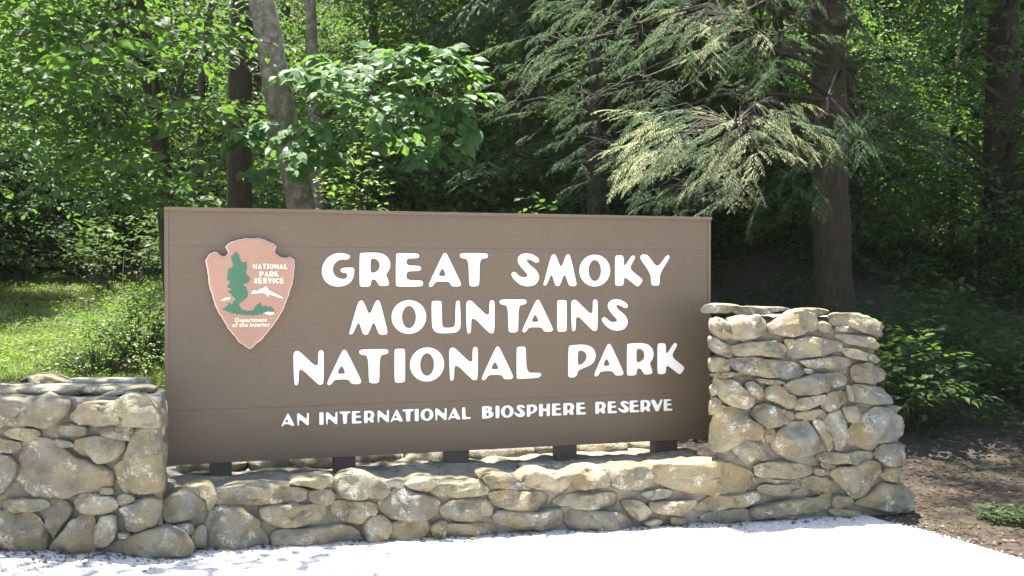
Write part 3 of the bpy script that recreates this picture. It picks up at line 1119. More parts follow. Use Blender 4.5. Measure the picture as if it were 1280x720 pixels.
# --- low wall under the sign
low = empty('stone_wall', (-0.3, 6.3, 0), 'low rough stone wall running under the brown sign between the two taller ends', 'stone wall')
BACK = -WN * 1.0
wl = WP0 - WN * 0.026 - WU * 0.15
wr = WP0 + WU * 3.35 - WN * 0.026
core(low, [(wl.x, wl.y), (wr.x, wr.y), (wr + BACK).to_tuple()[:2], (wl + BACK).to_tuple()[:2]], -0.25, 0.29, 0.05, 0.02, 0.03, 1)
R5 = trace([
 [(135,175),(180,162),(250,185),(310,215),(270,222),(190,212),(145,195)],
 [(280,185),(330,148),(380,150),(400,170),(430,162),(462,170),(468,215),(440,232),(380,222),(310,210)],
 [(458,175),(500,145),(570,135),(612,155),(615,205),(570,215),(490,212)],
 [(618,160),(650,135),(740,130),(785,155),(795,190),(740,215),(650,220),(620,205)],
 [(790,130),(850,125),(930,118),(1020,108),(1090,125),(1150,150),(1170,180),(1160,215),(1090,238),(1020,248),(930,230),(840,210),(795,185)],
 [(160,235),(230,222),(340,225),(388,245),(380,280),(320,303),(240,298),(180,275)],
 [(395,275),(420,245),(500,235),(620,230),(650,250),(640,285),(560,295),(450,285)],
 [(165,310),(200,295),(280,300),(330,305),(400,292),(440,305),(442,345),(400,370),(330,375),(230,362),(175,345)],
 [(440,292),(560,298),(650,305),(700,345),(705,375),(640,385),(540,380),(470,370),(445,320)],
 [(655,260),(730,262),(775,300),(770,330),(720,338),(685,310)],
 [(735,240),(790,215),(850,225),(840,248),(780,258)],
 [(770,270),(850,262),(940,260),(930,300),(890,325),(820,312),(780,300)],
 [(945,285),(1000,250),(1100,235),(1175,228),(1180,255),(1110,285),(1020,300),(960,298)],
 [(960,330),(1030,300),(1130,288),(1160,330),(1120,350),(1040,358)],
 [(745,345),(790,330),(815,345),(780,365)],
 [(855,325),(905,330),(905,352),(850,352)],
], 3.048, 560, 540)
R4 = trace([
 [(5,220),(20,185),(110,158),(175,200),(180,240),(120,270),(40,280),(10,260)],
 [(110,155),(190,140),(215,180),(205,225),(180,240),(175,195)],
 [(212,190),(240,165),(370,145),(500,150),(570,165),(568,195),(480,215),(360,215),(260,228),(220,215)],
 [(570,165),(640,155),(668,175),(660,212),(620,220),(572,200)],
 [(500,135),(560,118),(650,110),(672,130),(665,158),(590,155)],
 [(672,130),(700,105),(770,96),(840,120),(878,165),(850,190),(770,195),(690,185)],
 [(172,300),(200,245),(250,225),(330,245),(390,290),(410,360),(380,385),(290,400),(190,402),(172,370)],
 [(385,230),(430,215),(540,215),(620,215),(632,250),(600,285),(510,300),(420,298),(388,270)],
 [(655,215),(700,200),(800,205),(830,225),(810,260),(760,290),(700,280),(660,250)],
 [(425,345),(445,315),(520,305),(620,300),(680,292),(740,315),(778,365),(700,372),(560,380),(450,385)],
 [(775,290),(800,258),(850,250),(885,280),(860,345),(830,368),(790,365),(780,330)],
 [(838,210),(870,175),(930,155),(1020,180),(1072,205),(1060,250),(1000,272),(910,275),(850,245)],
 [(860,365),(890,285),(960,275),(1010,272),(1040,320),(1035,355),(960,370)],
 [(1030,300),(1070,278),(1095,290),(1080,345),(1045,350)],
 [(1085,350),(1085,310),(1120,290),(1200,285),(1280,300),(1280,335),(1170,350)],
 [(1075,225),(1120,195),(1200,190),(1250,205),(1265,240),(1230,270),(1150,278),(1090,265)],
 [(1035,150),(1100,132),(1200,130),(1245,150),(1235,175),(1150,188),(1060,180)],
 [(935,140),(1000,120),(1060,118),(1030,165),(970,160)],
 [(1230,105),(1280,95),(1330,105),(1360,130),(1330,150),(1270,150),(1235,130)],
 [(118,330),(160,292),(180,310),(172,380),(130,375)],
 [(60,290),(120,285),(130,320),(80,335)],
], 3.048, 200, 560)
for i, p in enumerate(R4):
    add_stone(p, low, WP0, WU, WN, M['stone_dark'] if i % 3 == 0 else M['stone'], 0.22, grow=1.05)
for i, p in enumerate(R5):
    add_stone(p, low, WP0, WU, WN, M['stone'], 0.24, grow=1.05)
# flat stones bedded on the top, under and behind the sign
rr = random.Random(5)
u = 0.05
k = 0
while u < 3.2:
    w = rr.uniform(0.26, 0.5)
    p = WP0 + WU * (u + w / 2) - WN * rr.uniform(0.84, 0.9)
    loose_stone(low, (p.x, p.y, 0.305 + rr.uniform(-.01, .012)), (w * 1.02, 0.26, 0.1), ang + rr.uniform(-.1, .1), M['stone'], 50 + k, (rr.uniform(-.05, .05), rr.uniform(-.04, .04)))
    u += w + 0.005
    k += 1
u = 0.1
while u < 3.2:
    w = rr.uniform(0.2, 0.42)
    if rr.random() < 0.75:
        p = WP0 + WU * (u + w / 2) - WN * rr.uniform(0.28, 0.62)
        loose_stone(low, (p.x, p.y, 0.285), (w, rr.uniform(.15, .28), 0.045), ang + rr.uniform(-.3, .3), M['stone_dark'], 80 + k, (rr.uniform(-.05, .05), rr.uniform(-.05, .05)))
    u += w * 0.8
    k += 1

# --- right pier
pier = empty('stone_pier', (2.0, 6.9, 0), 'tall stacked stone pier at the right end of the sign with sunlit top stones', 'stone pier')
WZ = lambda px: hit(px, 600, WP0, WN)
pfl = hit(897, 600, WP0, WN) - WN * 0.03
pfr = hit(1126, 600, WP0, WN) - WN * 0.03
core(pier, [(pfl.x, pfl.y), (pfr.x, pfr.y), (pfr.x - 0.05 + 0.02, pfr.y + 0.75), (pfl.x + 0.24, pfl.y + 0.75)], -0.3, 0.62, 0.06, 0.02, 0.02, 5)
pfr2 = hit(1096, 600, WP0, WN) - WN * 0.03
core(pier, [(pfl.x, pfl.y + 0.01), (pfr2.x, pfr2.y), (pfr2.x - 0.02, pfr2.y + 0.7), (pfl.x + 0.24, pfl.y + 0.72)], 0.55, 1.17, 0.06, 0.02, 0.02, 6)
PT = trace([
 [(30,80),(60,55),(110,48),(220,55),(270,70),(225,90),(190,110),(100,110),(35,105)],
 [(225,85),(270,65),(380,68),(440,70),(520,72),(560,82),(470,100),(440,112),(330,118),(240,108)],
 [(740,115),(800,100),(900,105),(970,120),(1030,150),(1080,190),(1060,220),(1010,238),(940,225),(880,190),(800,178),(755,165)],
 [(590,85),(690,75),(780,85),(810,100),(740,130),(680,130),(620,110)],
 [(370,180),(410,155),(460,120),(520,92),(590,90),(640,110),(665,160),(670,200),(630,222),(560,238),(480,240),(400,215)],
 [(140,200),(150,150),(200,130),(290,112),(320,120),(345,150),(365,195),(345,235),(260,265),(200,265),(140,245)],
], 4.741, 880, 370)
PU = trace([
 [(35,150),(70,132),(120,145),(148,165),(138,200),(140,245),(100,262),(60,235),(35,200)],
 [(672,170),(700,155),(740,165),(770,200),(760,218),(690,210)],
 [(775,185),(850,178),(890,195),(880,212),(800,210)],
 [(785,232),(850,225),(930,235),(1000,262),(1030,290),(1020,318),(960,305),(860,285),(800,258)],
 [(158,300),(200,290),(310,265),(400,262),(460,285),(495,325),(460,358),(380,362),(240,358),(175,340)],
 [(32,255),(60,245),(120,275),(155,300),(150,350),(120,360),(60,335),(35,300)],
 [(470,262),(510,250),(533,265),(520,305),(500,315)],
 [(497,350),(540,262),(580,245),(680,250),(790,270),(825,290),(822,322),(740,340),(650,360),(555,378)],
 [(825,320),(870,310),(950,328),(1010,350),(1040,380),(1025,402),(960,385),(850,360)],
 [(150,380),(200,370),(380,370),(480,380),(560,405),(590,440),(570,475),(480,495),(420,480),(280,472),(180,425)],
 [(30,380),(90,362),(135,380),(145,420),(130,450),(60,452),(30,440)],
 [(40,462),(140,450),(260,458),(265,478),(180,482),(60,480)],
 [(565,385),(650,370),(760,355),(840,370),(870,395),(820,425),(700,432),(620,425)],
 [(865,440),(890,410),(960,395),(1040,430),(1085,475),(1060,505),(990,522),(920,510),(870,490)],
 [(480,530),(540,495),(640,460),(740,452),(820,465),(850,500),(835,535),(760,555),(640,585),(560,588),(490,560)],
 [(355,560),(375,535),(430,530),(490,570),(540,600),(545,650),(500,668),(430,640),(360,605)],
 [(58,500),(85,475),(150,490),(210,530),(260,580),(295,620),(270,655),(215,665),(150,650),(85,610)],
 [(245,520),(290,505),(335,535),(348,570),(335,610),(290,600),(255,570)],
 [(545,650),(560,610),(640,590),(710,585),(715,625),(660,650),(580,672),(545,668)],
 [(690,660),(715,600),(750,565),(830,560),(850,600),(830,640),(770,670),(720,678)],
 [(870,530),(960,530),(1040,545),(1080,580),(1098,625),(1040,640),(940,642),(885,625)],
 [(840,530),(868,540),(880,620),(850,615)],
 [(32,540),(60,530),(72,560),(60,590),(35,585)],
 [(30,630),(60,600),(95,625),(80,680),(30,700)],
 [(590,430),(640,430),(645,455),(600,462)],
 [(300,490),(370,492),(440,500),(480,520),(400,525),(330,515)],
], 4.741, 880, 370)
PL = trace([
 [(30,160),(50,60),(90,5),(130,-8),(200,5),(240,50),(300,90),(345,120),(355,200),(300,190),(240,195),(170,230),(130,262),(60,255),(35,220)],
 [(275,40),(300,-10),(380,-20),(470,5),(535,40),(520,85),(440,110),(370,115),(310,90)],
 [(540,30),(600,10),(680,8),(718,35),(700,65),(620,72),(550,62)],
 [(400,200),(430,150),(500,105),(580,78),(630,110),(690,210),(670,250),(600,290),(500,300),(425,270)],
 [(640,75),(680,70),(750,190),(762,240),(735,255),(700,200),(655,120)],
 [(700,90),(740,35),(800,10),(835,60),(840,140),(825,230),(795,258),(765,215),(740,150)],
 [(820,0),(890,-12),(930,20),(915,65),(870,85),(845,65)],
 [(840,180),(870,110),(920,60),(990,10),(1080,-5),(1130,30),(1185,90),(1180,140),(1120,200),(1040,215),(980,240),(880,230)],
 [(350,125),(400,120),(420,145),(380,205),(355,195)],
 [(165,235),(240,195),(300,215),(360,250),(395,300),(340,310),(290,300),(240,335),(200,290)],
 [(650,290),(700,265),(800,262),(960,260),(990,285),(960,320),(880,335),(780,335),(700,325)],
 [(1000,270),(1050,220),(1120,210),(1185,225),(1190,260),(1150,330),(1110,352),(1040,315)],
 [(300,350),(360,330),(450,315),(560,330),(640,350),(655,380),(600,405),(500,415),(380,412),(305,400)],
 [(655,355),(740,365),(745,395),(660,400)],
 [(690,325),(770,335),(760,360),(700,355)],
 [(745,385),(800,350),(900,335),(960,310),(1020,330),(1035,400),(990,460),(910,525),(860,525),(800,460)],
 [(1045,385),(1100,355),(1160,365),(1185,400),(1170,440),(1110,435),(1055,415)],
 [(570,430),(620,408),(700,405),(780,445),(810,490),(760,502),(650,485),(590,465)],
 [(310,480),(370,455),(480,448),(560,455),(575,480),(520,500),(420,515),(340,505)],
 [(305,415),(420,418),(560,420),(560,440),(400,445),(310,440)],
 [(275,600),(340,575),(500,545),(650,530),(700,508),(755,505),(752,590),(640,615),(480,630),(330,650),(290,645)],
 [(760,530),(800,515),(870,535),(880,565),(830,592),(765,588)],
 [(895,565),(960,520),(1050,455),(1130,455),(1190,480),(1235,530),(1235,615),(1160,625),(1050,605),(940,585)],
 [(420,660),(480,630),(560,630),(610,655),(600,690),(450,685)],
 [(740,610),(800,595),(880,605),(940,630),(930,665),(840,675),(780,645)],
], 4.741, 880, 510)
PBACK = Vector((0.27, 1, 0)).normalized()
for i, p in enumerate(PT):
    add_stone(p, pier, WP0, WU, WN, M['stone'], 0.3 if i < 4 else 0.2, proud=-0.12 if i in (0, 1, 3) else 0.0, grow=1.03, back=PBACK)
for i, p in enumerate(PU + PL):
    add_stone(p, pier, WP0, WU, WN, M['stone_dark'] if i % 4 == 1 else M['stone'], 0.2, grow=1.055, back=PBACK)
# top course running back, and the right hand flank
rr = random.Random(9)
for k in range(16):
    x = pfl.x + 0.32 + (k % 4) * 0.24 + 0.03 * (k // 4)
    y = pfl.y + 0.25 + (k // 4) * 0.15 + 0.3 * (x - pfl.x)
    loose_stone(pier, (x, y, 1.185 + rr.uniform(-.012, .012) - 0.03 * (x - pfl.x)), (rr.uniform(.3, .38), rr.uniform(.18, .26), 0.09), rr.uniform(-.4, .4), M['stone'], 200 + k)
k = 0
for side in (0, 1):
    z = 0.02
    while z < 1.1:
        h = rr.uniform(0.08, 0.17)
        for y in (0.2, 0.42, 0.62):
            if side:
                x = (pfr.x if z < 0.55 else pfr2.x + 0.0) - 0.01
                loose_stone(pier, (x - 0.02, pfr.y + y - 0.02, z + h / 2 - 0.05), (0.13, rr.uniform(.22, .3), h * 1.08), rr.uniform(-.15, .15), M['stone'], 300 + k)
            elif y > 0.3 and z > 0.28:
                loose_stone(pier, (pfl.x + 0.1 + y * 0.3, pfl.y + y - 0.02, z + h / 2), (0.12, rr.uniform(.22, .3), h * 1.08), rr.uniform(-.15, .15), M['stone'], 300 + k)
            k += 1
        z += h

# --- left wall
lw = empty('stone_wall', (-2.6, 5.7, 0), 'waist high stone wall left of the sign, capped with broad flat stones in shade', 'stone wall')
ll = LP0 - LU * 1.4 - LN * 0.028
lr = hit(199, 600, LP0, LN) - LN * 0.028
core(lw, [(ll.x, ll.y), (lr.x, lr.y), (lr.x - 0.15, lr.y + 0.5), (ll.x, ll.y + 0.5)], -0.25, 0.84, 0.05, 0.02, 0.02, 9)
LT = trace([
 [(-60,190),(100,175),(280,190),(340,165),(480,190),(520,220),(500,300),(440,350),(340,405),(230,395),(100,390),(20,410),(-60,400)],
 [(540,300),(580,250),(620,225),(760,210),(870,195),(920,165),(1000,160),(1100,190),(1165,240),(1180,300),(1170,400),(1050,395),(900,385),(720,385),(600,375),(535,355)],
 [(-60,95),(0,75),(60,60),(150,60),(240,90),(325,130),(310,170),(270,190),(130,180),(-60,185)],
 [(640,200),(700,175),(780,150),(960,135),(980,150),(860,175),(720,205)],
], 5.818, 0, 465)
LM = trace([
 [(30,450),(70,415),(170,400),(270,420),(285,460),(250,495),(160,500),(60,480)],
 [(410,420),(450,385),(560,380),(640,400),(630,450),(580,472),(480,465),(420,450)],
 [(715,440),(750,395),(980,395),(985,495),(900,490),(760,460)],
 [(540,540),(570,495),(680,470),(800,470),(890,490),(910,550),(870,610),(780,650),(680,640),(590,590)],
 [(400,500),(430,485),(520,505),(530,545),(450,540)],
 [(-60,480),(60,490),(150,515),(150,560),(90,590),(0,590),(-60,580)],
], 5.818, 0, 465)
LM += trace([
 [(400,340),(430,310),(450,260),(480,215),(540,215),(552,280),(565,350),(560,410),(520,428),(440,425),(410,395)],
 [(65,360),(75,290),(80,260),(150,245),(210,265),(260,300),(350,335),(385,365),(385,405),(340,425),(270,430),(230,445),(130,440),(70,420)],
 [(-30,300),(30,300),(60,330),(60,370),(30,410),(0,435),(-30,435)],
], 2.769, 0, 460)
LM += trace([
 [(0,250),(60,225),(200,225),(300,240),(310,290),(200,305),(60,300),(5,285)],
 [(-60,330),(60,310),(200,315),(260,355),(280,420),(285,540),(200,575),(60,590),(-60,590)],
 [(380,230),(440,240),(470,280),(460,330),(400,410),(330,475),(290,470),(290,400),(330,310)],
 [(480,230),(540,185),(640,200),(720,205),(760,250),(740,300),(660,320),(560,315),(490,290)],
 [(750,215),(800,185),(860,200),(870,235),(800,265),(765,255)],
 [(300,570),(400,440),(480,350),(530,310),(590,335),(605,420),(600,610),(480,615),(360,600)],
 [(620,430),(650,345),(740,330),(750,400),(735,480),(680,520),(620,520)],
 [(780,280),(860,240),(960,210),(1020,240),(1025,320),(990,400),(900,430),(820,440),(780,390)],
 [(670,580),(720,510),(860,450),(980,405),(1060,400),(1150,440),(1220,540),(1200,580),(1000,600),(820,610),(700,600)],
 [(760,440),(820,445),(830,470),(770,470)],
 [(640,150),(720,150),(730,190),(650,190)],
], 5.12, 0, 580)
for i, p in enumerate(LT):
    add_stone(p, lw, LP0, LU, LN, M['stone_dark'], 0.3, proud=(0.02, 0.03, -0.28, -0.1)[i], grow=1.02, back=Vector((-0.3, 1, 0)).normalized())
for i, p in enumerate(LM):
    add_stone(p, lw, LP0, LU, LN, M['stone_dark'] if i % 3 else M['stone'], 0.16, grow=1.055, back=Vector((-0.3, 1, 0)).normalized())
rr = random.Random(21)
# flat slabs on its top, and the courses that run on out of the picture
for k, (x, y, dx, dy) in enumerate([(-2.17, 5.68, .42, .2), (-2.5, 5.66, .42, .26), (-2.28, 5.84, .5, .16), (-2.78, 5.68, .45, .3), (-3.2, 5.7, .5, .36), (-3.7, 5.72, .5, .36)]):
    loose_stone(lw, (x, y, 0.865 + (0.02 if k == 2 else 0)), (dx, dy, 0.055), rr.uniform(-.08, .08), M['stone_dark'], 400 + k)
z = 0.0
k = 0
while z < 0.84:
    h = rr.uniform(0.13, 0.24)
    x = -4.1
    while x < -2.95:
        w = rr.uniform(0.2, 0.42)
        loose_stone(lw, (x + w / 2, 5.6, z + h / 2 - 0.01), (w * 1.02, 0.22, h * 1.05), 0.0, M['stone_dark'], 430 + k)
        x += w; k += 1
    z += h
for k, (z, h) in enumerate(((0.1, .22), (0.3, .2), (0.5, .2), (0.7, .18))):
    for y in (0.16, 0.36):
        loose_stone(lw, (lr.x - 0.03 - 0.3 * y, lr.y + y, z), (0.1, 0.24, h), 0.29, M['stone_dark'], 480 + k * 2 + int(y * 10))


# ------------------------------------------------------------------ trees
def trunk_path(px_list, depth, zbase, top_z, rnd, extra_lean=None):
    pts = []
    for px_, py_ in px_list:
        pts.append(at(px_, py_, depth))
    pts.sort(key=lambda p: p.z)
    d0 = (pts[1] - pts[0]).normalized() if len(pts) > 1 else Vector((0, 0, 1))
    t = (pts[0].z - zbase) / max(d0.z, .3)
    pts.insert(0, pts[0] - d0 * t)
    d1 = (pts[-1] - pts[-2]).normalized()
    z = pts[-1].z
    p = pts[-1].copy()
    while p.z < top_z:
        d1 = (d1 + Vector((rnd.uniform(-.05, .05), rnd.uniform(-.05, .05), 0.08))).normalized()
        p = p + d1 * 1.2
        pts.append(p.copy())
    return pts


def densify(pts, step):
    out = [pts[0]]
    m = len(pts)
    for i in range(m - 1):
        p0 = pts[max(i - 1, 0)]; p1 = pts[i]; p2 = pts[i + 1]; p3 = pts[min(i + 2, m - 1)]
        n = max(1, int((p2 - p1).length / step))
        for s in range(1, n + 1):
            t = s / n
            out.append(0.5 * ((2 * p1) + (-p0 + p2) * t + (2 * p0 - 5 * p1 + 4 * p2 - p3) * t * t + (-p0 + 3 * p1 - 3 * p2 + p3) * t ** 3))
    return out


def crown_proto(name, kind, seed, radius, zlo, zhi, sprays, size, tmpl):
    """a whole crown round the origin (trunk axis), as twigs plus leaf sprays"""
    rnd = random.Random(seed)
    L = Leaves(); T = Tubes()
    for i in range(sprays):
        z = zlo + (zhi - zlo) * rnd.random() ** 0.9
        f = (z - zlo) / (zhi - zlo)
        rad = radius * (1 - 0.65 * f) if kind == 'hemlock' else radius * math.sqrt(max(0.08, 1 - (2 * f - 0.9) ** 2 * 0.8))
        a = rnd.uniform(0, 2 * math.pi)
        if kind == 'hemlock':
            p = Vector((0, 0, z))
            d = Vector((math.cos(a), math.sin(a), 0.1))
            hemlock_bough(L, T, p, d, rad * rnd.uniform(.7, 1.05), rnd, 0.7, size, 0.3, 0.02, 0.5, tw=0.16)
        else:
            q = rnd.random() ** 0.5 * 0.72
            p = Vector((math.cos(a) * rad * q, math.sin(a) * rad * q, z))
            a2 = a + rnd.uniform(-1.0, 1.0)
            d = Vector((math.cos(a2), math.sin(a2), rnd.uniform(-.1, .3)))
            leafy_spray(L, None, p, d, rad * rnd.uniform(.3, .5), rnd, size, 0.3, 0.5, size * 0.85, size * 1.7)
            if i % 14 == 0:
                T.add([Vector((0, 0, z - rad * 0.35)), p * 0.5 + Vector((0, 0, z * 0.5 - 0.1 * rad)), p], [0.045, 0.03, 0.012], 5)
    return L.mesh(name + '_leaves', tmpl), T.mesh(name + '_limbs')


PROTO = {}
PROTO['broad0'] = crown_proto('crown', 'broad', 1, 3.4, 4.6, 12.0, 900, 0.17, T_DIAMOND)
PROTO['broad1'] = crown_proto('crown', 'broad', 2, 3.8, 4.0, 11.0, 900, 0.17, T_DIAMOND)
PROTO['broad2'] = crown_proto('crown', 'broad', 3, 2.8, 2.2, 9.0, 560, 0.15, T_DIAMOND)
PROTO['hem0'] = crown_proto('crown', 'hemlock', 4, 3.0, 2.2, 12.0, 150, 0.13, T_NEEDLE2)
PROTO['hem1'] = crown_proto('crown', 'hemlock', 5, 3.7, 4.6, 11.0, 230, 0.17, T_NEEDLE2)
PROTO['low0'] = crown_proto('crown', 'broad', 6, 1.9, 0.2, 4.6, 480, 0.1, T_DIAMOND)
PROTO['low1'] = crown_proto('crown', 'broad', 7, 2.3, 0.1, 3.6, 480, 0.11, T_DIAMOND)
for k_ in PROTO:
    a_, b_ = PROTO[k_]
    a_.materials.append(M['hemlock'] if k_.startswith('hem') else (M['leaf_mid'] if k_ in ('broad0', 'low0') else M['leaf_dark'] if k_ in ('broad2', 'low1') else M['leaf_bright']))
    b_.materials.append(M['bark_dark'])


def make_tree(name, label, cat, path, r_base, r_top, bark, crown=None, group=None, crown_rot=0.0, crown_scale=1.0, crown_z=0.0, sides=12, fine=0.25, flare=True, crown_back=0.0):
    base = path[0]
    root = empty(name, base, label, cat, group)
    pts = densify(path, fine)
    n = len(pts)
    tot = n - 1
    T = Tubes()
    rad = []
    for i in range(n):
        t = i / tot
        r = r_base + (r_top - r_base) * t
        hgt = pts[i].z - base.z
        if flare:
            r *= 1 + 0.5 * math.exp(-max(0, hgt) * 3.0)
        rad.append(r)
    T.add(pts, rad, sides, 0.12)
    obj('trunk', T.mesh('trunk', base), bark, root)
    if crown:
        cr, lm = PROTO[crown]
        o = obj('crown', cr, None, root)
        o.rotation_euler = (0, 0, crown_rot)
        o.scale = (crown_scale,) * 3
        top = None
        zc = base.z
        # follow the lean of the trunk at mid crown height
        mid = min(pts, key=lambda p: abs(p.z - (zc + 7)))
        o.location = (mid.x - base.x - crown_back * .6, mid.y - base.y + crown_back, crown_z)
        l = obj('limb', lm, None, root)
        l.rotation_euler = o.rotation_euler; l.scale = o.scale; l.location = o.location
    return root


rt = random.Random(31)
G = ground_z


def gz(px_, depth):
    x = (px_ - 640) / F * depth
    return G(x, depth) - 0.1


# the near trunks, each at its own depth
grey = make_tree('tree', 'pale grey lichened tree trunk leaning left behind the sign top', 'tree',
                 trunk_path([(376, 262), (366, 200), (352, 140), (338, 60), (326, 0)], 10.0, gz(385, 10), 11, rt), 0.148, 0.09, M['bark_grey'], None, sides=20, fine=0.08)
brown = make_tree('tree', 'straight dark brown tree trunk just left of the pale leaning trunk', 'tree',
                  trunk_path([(300, 262), (300, 130), (302, 0)], 13.0, gz(300, 13), 14, rt), 0.165, 0.1, M['bark_brown'], 'broad0', crown_rot=1.0, crown_z=6.0, crown_scale=.45, crown_back=2.6, sides=16, fine=0.15)
slim_left = make_tree('tree', 'slim brown trunk at upper left hung with broad green leaves', 'tree',
                      trunk_path([(207, 262), (200, 180), (186, 90), (172, 0)], 11.0, gz(209, 11), 12, rt), 0.1, 0.06, M['bark_brown'], None, sides=14, fine=0.12)
slim_grey = make_tree('tree', 'thin grey trunk right of the pale leaning trunk', 'tree',
                      trunk_path([(398, 262), (394, 150), (388, 0)], 14.0, gz(399, 14), 13, rt), 0.085, 0.05, M['bark_grey'], 'broad1', crown_rot=2.0, crown_z=6.0, crown_scale=.45, crown_back=2.2, sides=12, fine=0.15)
hem = make_tree('hemlock_tree', 'big dark hemlock trunk behind the tall stone pier, with drooping sunlit boughs', 'hemlock tree',
                trunk_path([(1042, 380), (1038, 200), (1035, 0)], 13.0, gz(1042, 13), 15, rt), 0.23, 0.13, M['bark_brown'], None, sides=18, fine=0.15)
right_big = make_tree('tree', 'thick dark trunk at the upper right edge on the bank', 'tree',
                      trunk_path([(1250, 210), (1253, 100), (1255, 0)], 15.0, gz(1250, 15), 14, rt), 0.24, 0.16, M['bark_dark'], 'broad0', crown_rot=3.0, crown_z=5, crown_scale=.6, sides=14)
right_slim = make_tree('tree', 'slim dark trunk between the hemlock and the thick right trunk', 'tree',
                       trunk_path([(1192, 235), (1194, 130), (1210, 0)], 16.0, gz(1192, 16), 12, rt), 0.065, 0.045, M['bark_dark'], None, sides=8)
hem2 = make_tree('tree', 'short dark trunk seen under the boughs left of the hemlock', 'tree',
                 trunk_path([(996, 330), (990, 240), (980, 120)], 17.0, gz(996, 17), 12, rt), 0.1, 0.06, M['bark_dark'], 'hem0', crown_rot=1.4, crown_z=1.0, sides=8)

# woodland behind: individual trees
GRP = 'woodland trees behind the sign'
far_specs = []
rt2 = random.Random(77)
manual = [(105, 23, .08), (148, 24, .1), (243, 17, .07), (75, 26, .1), (330, 24, .12), (470, 21, .12), (530, 27, .14), (600, 19, .1), (662, 17, .09), (735, 23, .13),
          (800, 20, .12), (870, 26, .15), (940, 22, .1), (1090, 21, .1), (1150, 26, .14), (1225, 20, .07), (1320, 18, .16), (-60, 18, .16), (-160, 22, .16), (1400, 22, .16)]
for i, (px_, dep, r) in enumerate(manual):
    far_specs.append(((px_ - 640) / F * dep, dep, r))
for i in range(46):
    dep = rt2.uniform(26, 52)
    x = rt2.uniform(-0.62, 0.62) * dep
    far_specs.append((x, dep, rt2.uniform(.1, .22)))
def dep_far(i):
    return far_specs[i][1] > 24


for i, (x, y, r) in enumerate(far_specs):
    base = Vector((x, y, G(x, y) - 0.15))
    path = [base]
    p = base.copy()
    d = Vector((rt2.uniform(-.08, .08), rt2.uniform(-.05, .05), 1))
    for s in range(9):
        p = p + (d + Vector((rt2.uniform(-.06, .06), rt2.uniform(-.06, .06), 0))) * 1.35
        path.append(p.copy())
    kind = rt2.choice(['broad0', 'broad1', 'broad2', 'hem0', 'broad1'])
    if i < 20:
        kind = rt2.choice(['broad0', 'broad1', 'hem0', 'broad2'])
    sc_ = rt2.uniform(.8, 1.05)
    for tx, ty in ((-1.8, 11.5), (6.7, 17), (-5, 13), (-6, 17), (-3.5, 15), (-6, 20), (5.6, 15), (7.5, 19)):
        if math.hypot(x - (tx - 1), y - (ty + 1.15)) < 3.0:
            sc_ = 0.5
    if dep_far(i) and rt2.random() < .15:
        kind = None
    if -9.5 < x < -2 and y < 24:
        sc_ = 0.5
    make_tree('tree', 'tall slim woodland tree among many on the shaded slope behind the sign', 'tree', path, r, r * 0.5, M['bark_dark'], kind, GRP,
              rt2.uniform(0, 6.28), sc_, rt2.uniform(-0.8, 1.2) + (4 if sc_ == 0.5 else 0), 8, 0.7)

# understory saplings and bushes that fill the shade
def bush(x, y, kind, sc, label, group, name='sapling', cat='sapling', zoff=-0.3):
    base = Vector((x, y, G(x, y) - 0.05))
    root = empty(name, base, label, cat, group)
    cr, lm = PROTO[kind]
    rz = rt2.uniform(0, 6.28)
    for nm, me in (('foliage', cr), ('stem', lm)):
        o = obj(nm, me, None, root)
        o.rotation_euler = (0, 0, rz); o.scale = (sc,) * 3; o.location = (0, 0, zoff * sc)
    return root


for i in range(150):
    y = 14.5 + 27 * rt2.random() ** 1.2
    x = rt2.uniform(-0.58, 0.58) * y
    if x < -0.2 * y and y < 20.5:
        continue
    if 0.335 < x / y < 0.43 and y < 19.5:
        continue
    bush(x, y, rt2.choice(['low0', 'low1', 'low1']), rt2.uniform(.7, 1.25), 'leafy sapling filling the shade under the woodland trees', 'saplings under the woodland trees')

for x, y, k_, sc in ((7.4, 13.6, 'low1', .5), (8.6, 14.3, 'low0', .5), (9.8, 15.5, 'low0', .6), (4.6, 17.5, 'low0', .6)):
    bush(x, y, k_, sc, 'leafy sapling filling the shade under the woodland trees', 'saplings under the woodland trees')
rm = random.Random(55)
for i in range(34):   # the wood goes on to either side of the view
    sd_ = -1 if i % 3 else 1
    y = rm.uniform(15, 34)
    x = sd_ * y * rm.uniform(.56, .95)
    bush(x, y, rm.choice(['low0', 'low1']), rm.uniform(.9, 1.4), 'leafy sapling filling the shade under the woodland trees', 'saplings under the woodland trees')
# --- near foliage of its own
def lim(o_parent, T, L, names, mats, tmpl):
    org = Vector(o_parent.location)
    if T.n:
        obj('branch', T.mesh('branch', org), mats[0], o_parent)
    obj(names, L.mesh(names, tmpl, org), mats[1], o_parent)


rn = random.Random(101)
# leafy boughs of the slim left tree
L = Leaves(); T = Tubes()
for i in range(360):
    px_ = rn.uniform(-90, 290); py_ = rn.uniform(-130, 260 if i % 3 else 150)
    dep = rn.uniform(8.6, 12.5)
    if dep < 11.3 and (172 < px_ < 232 or px_ > 268) and i % 4:
        continue
    p = at(px_, py_, dep)
    d = Vector((rn.uniform(-1, 1), rn.uniform(-1, .3), rn.uniform(-.1, .15)))
    leafy_spray(L, T if i % 3 == 0 else None, p, d, rn.uniform(.6, 1.1), rn, rn.uniform(.07, .14), 0.35, 0.55, 0.08, 0.13, r0=.006)
tr = [at(200, 180, 11.0), at(186, 90, 11.0), at(172, 0, 11.0), at(168, -60, 11)]
for i in range(9):
    q = rn.choice(tr)
    e = at(rn.uniform(-40, 290), rn.uniform(-60, 150), rn.uniform(9, 11))
    T.add([q, q.lerp(e, .5) + Vector((0, 0, .15)), e], [.03, .02, .01], 5)
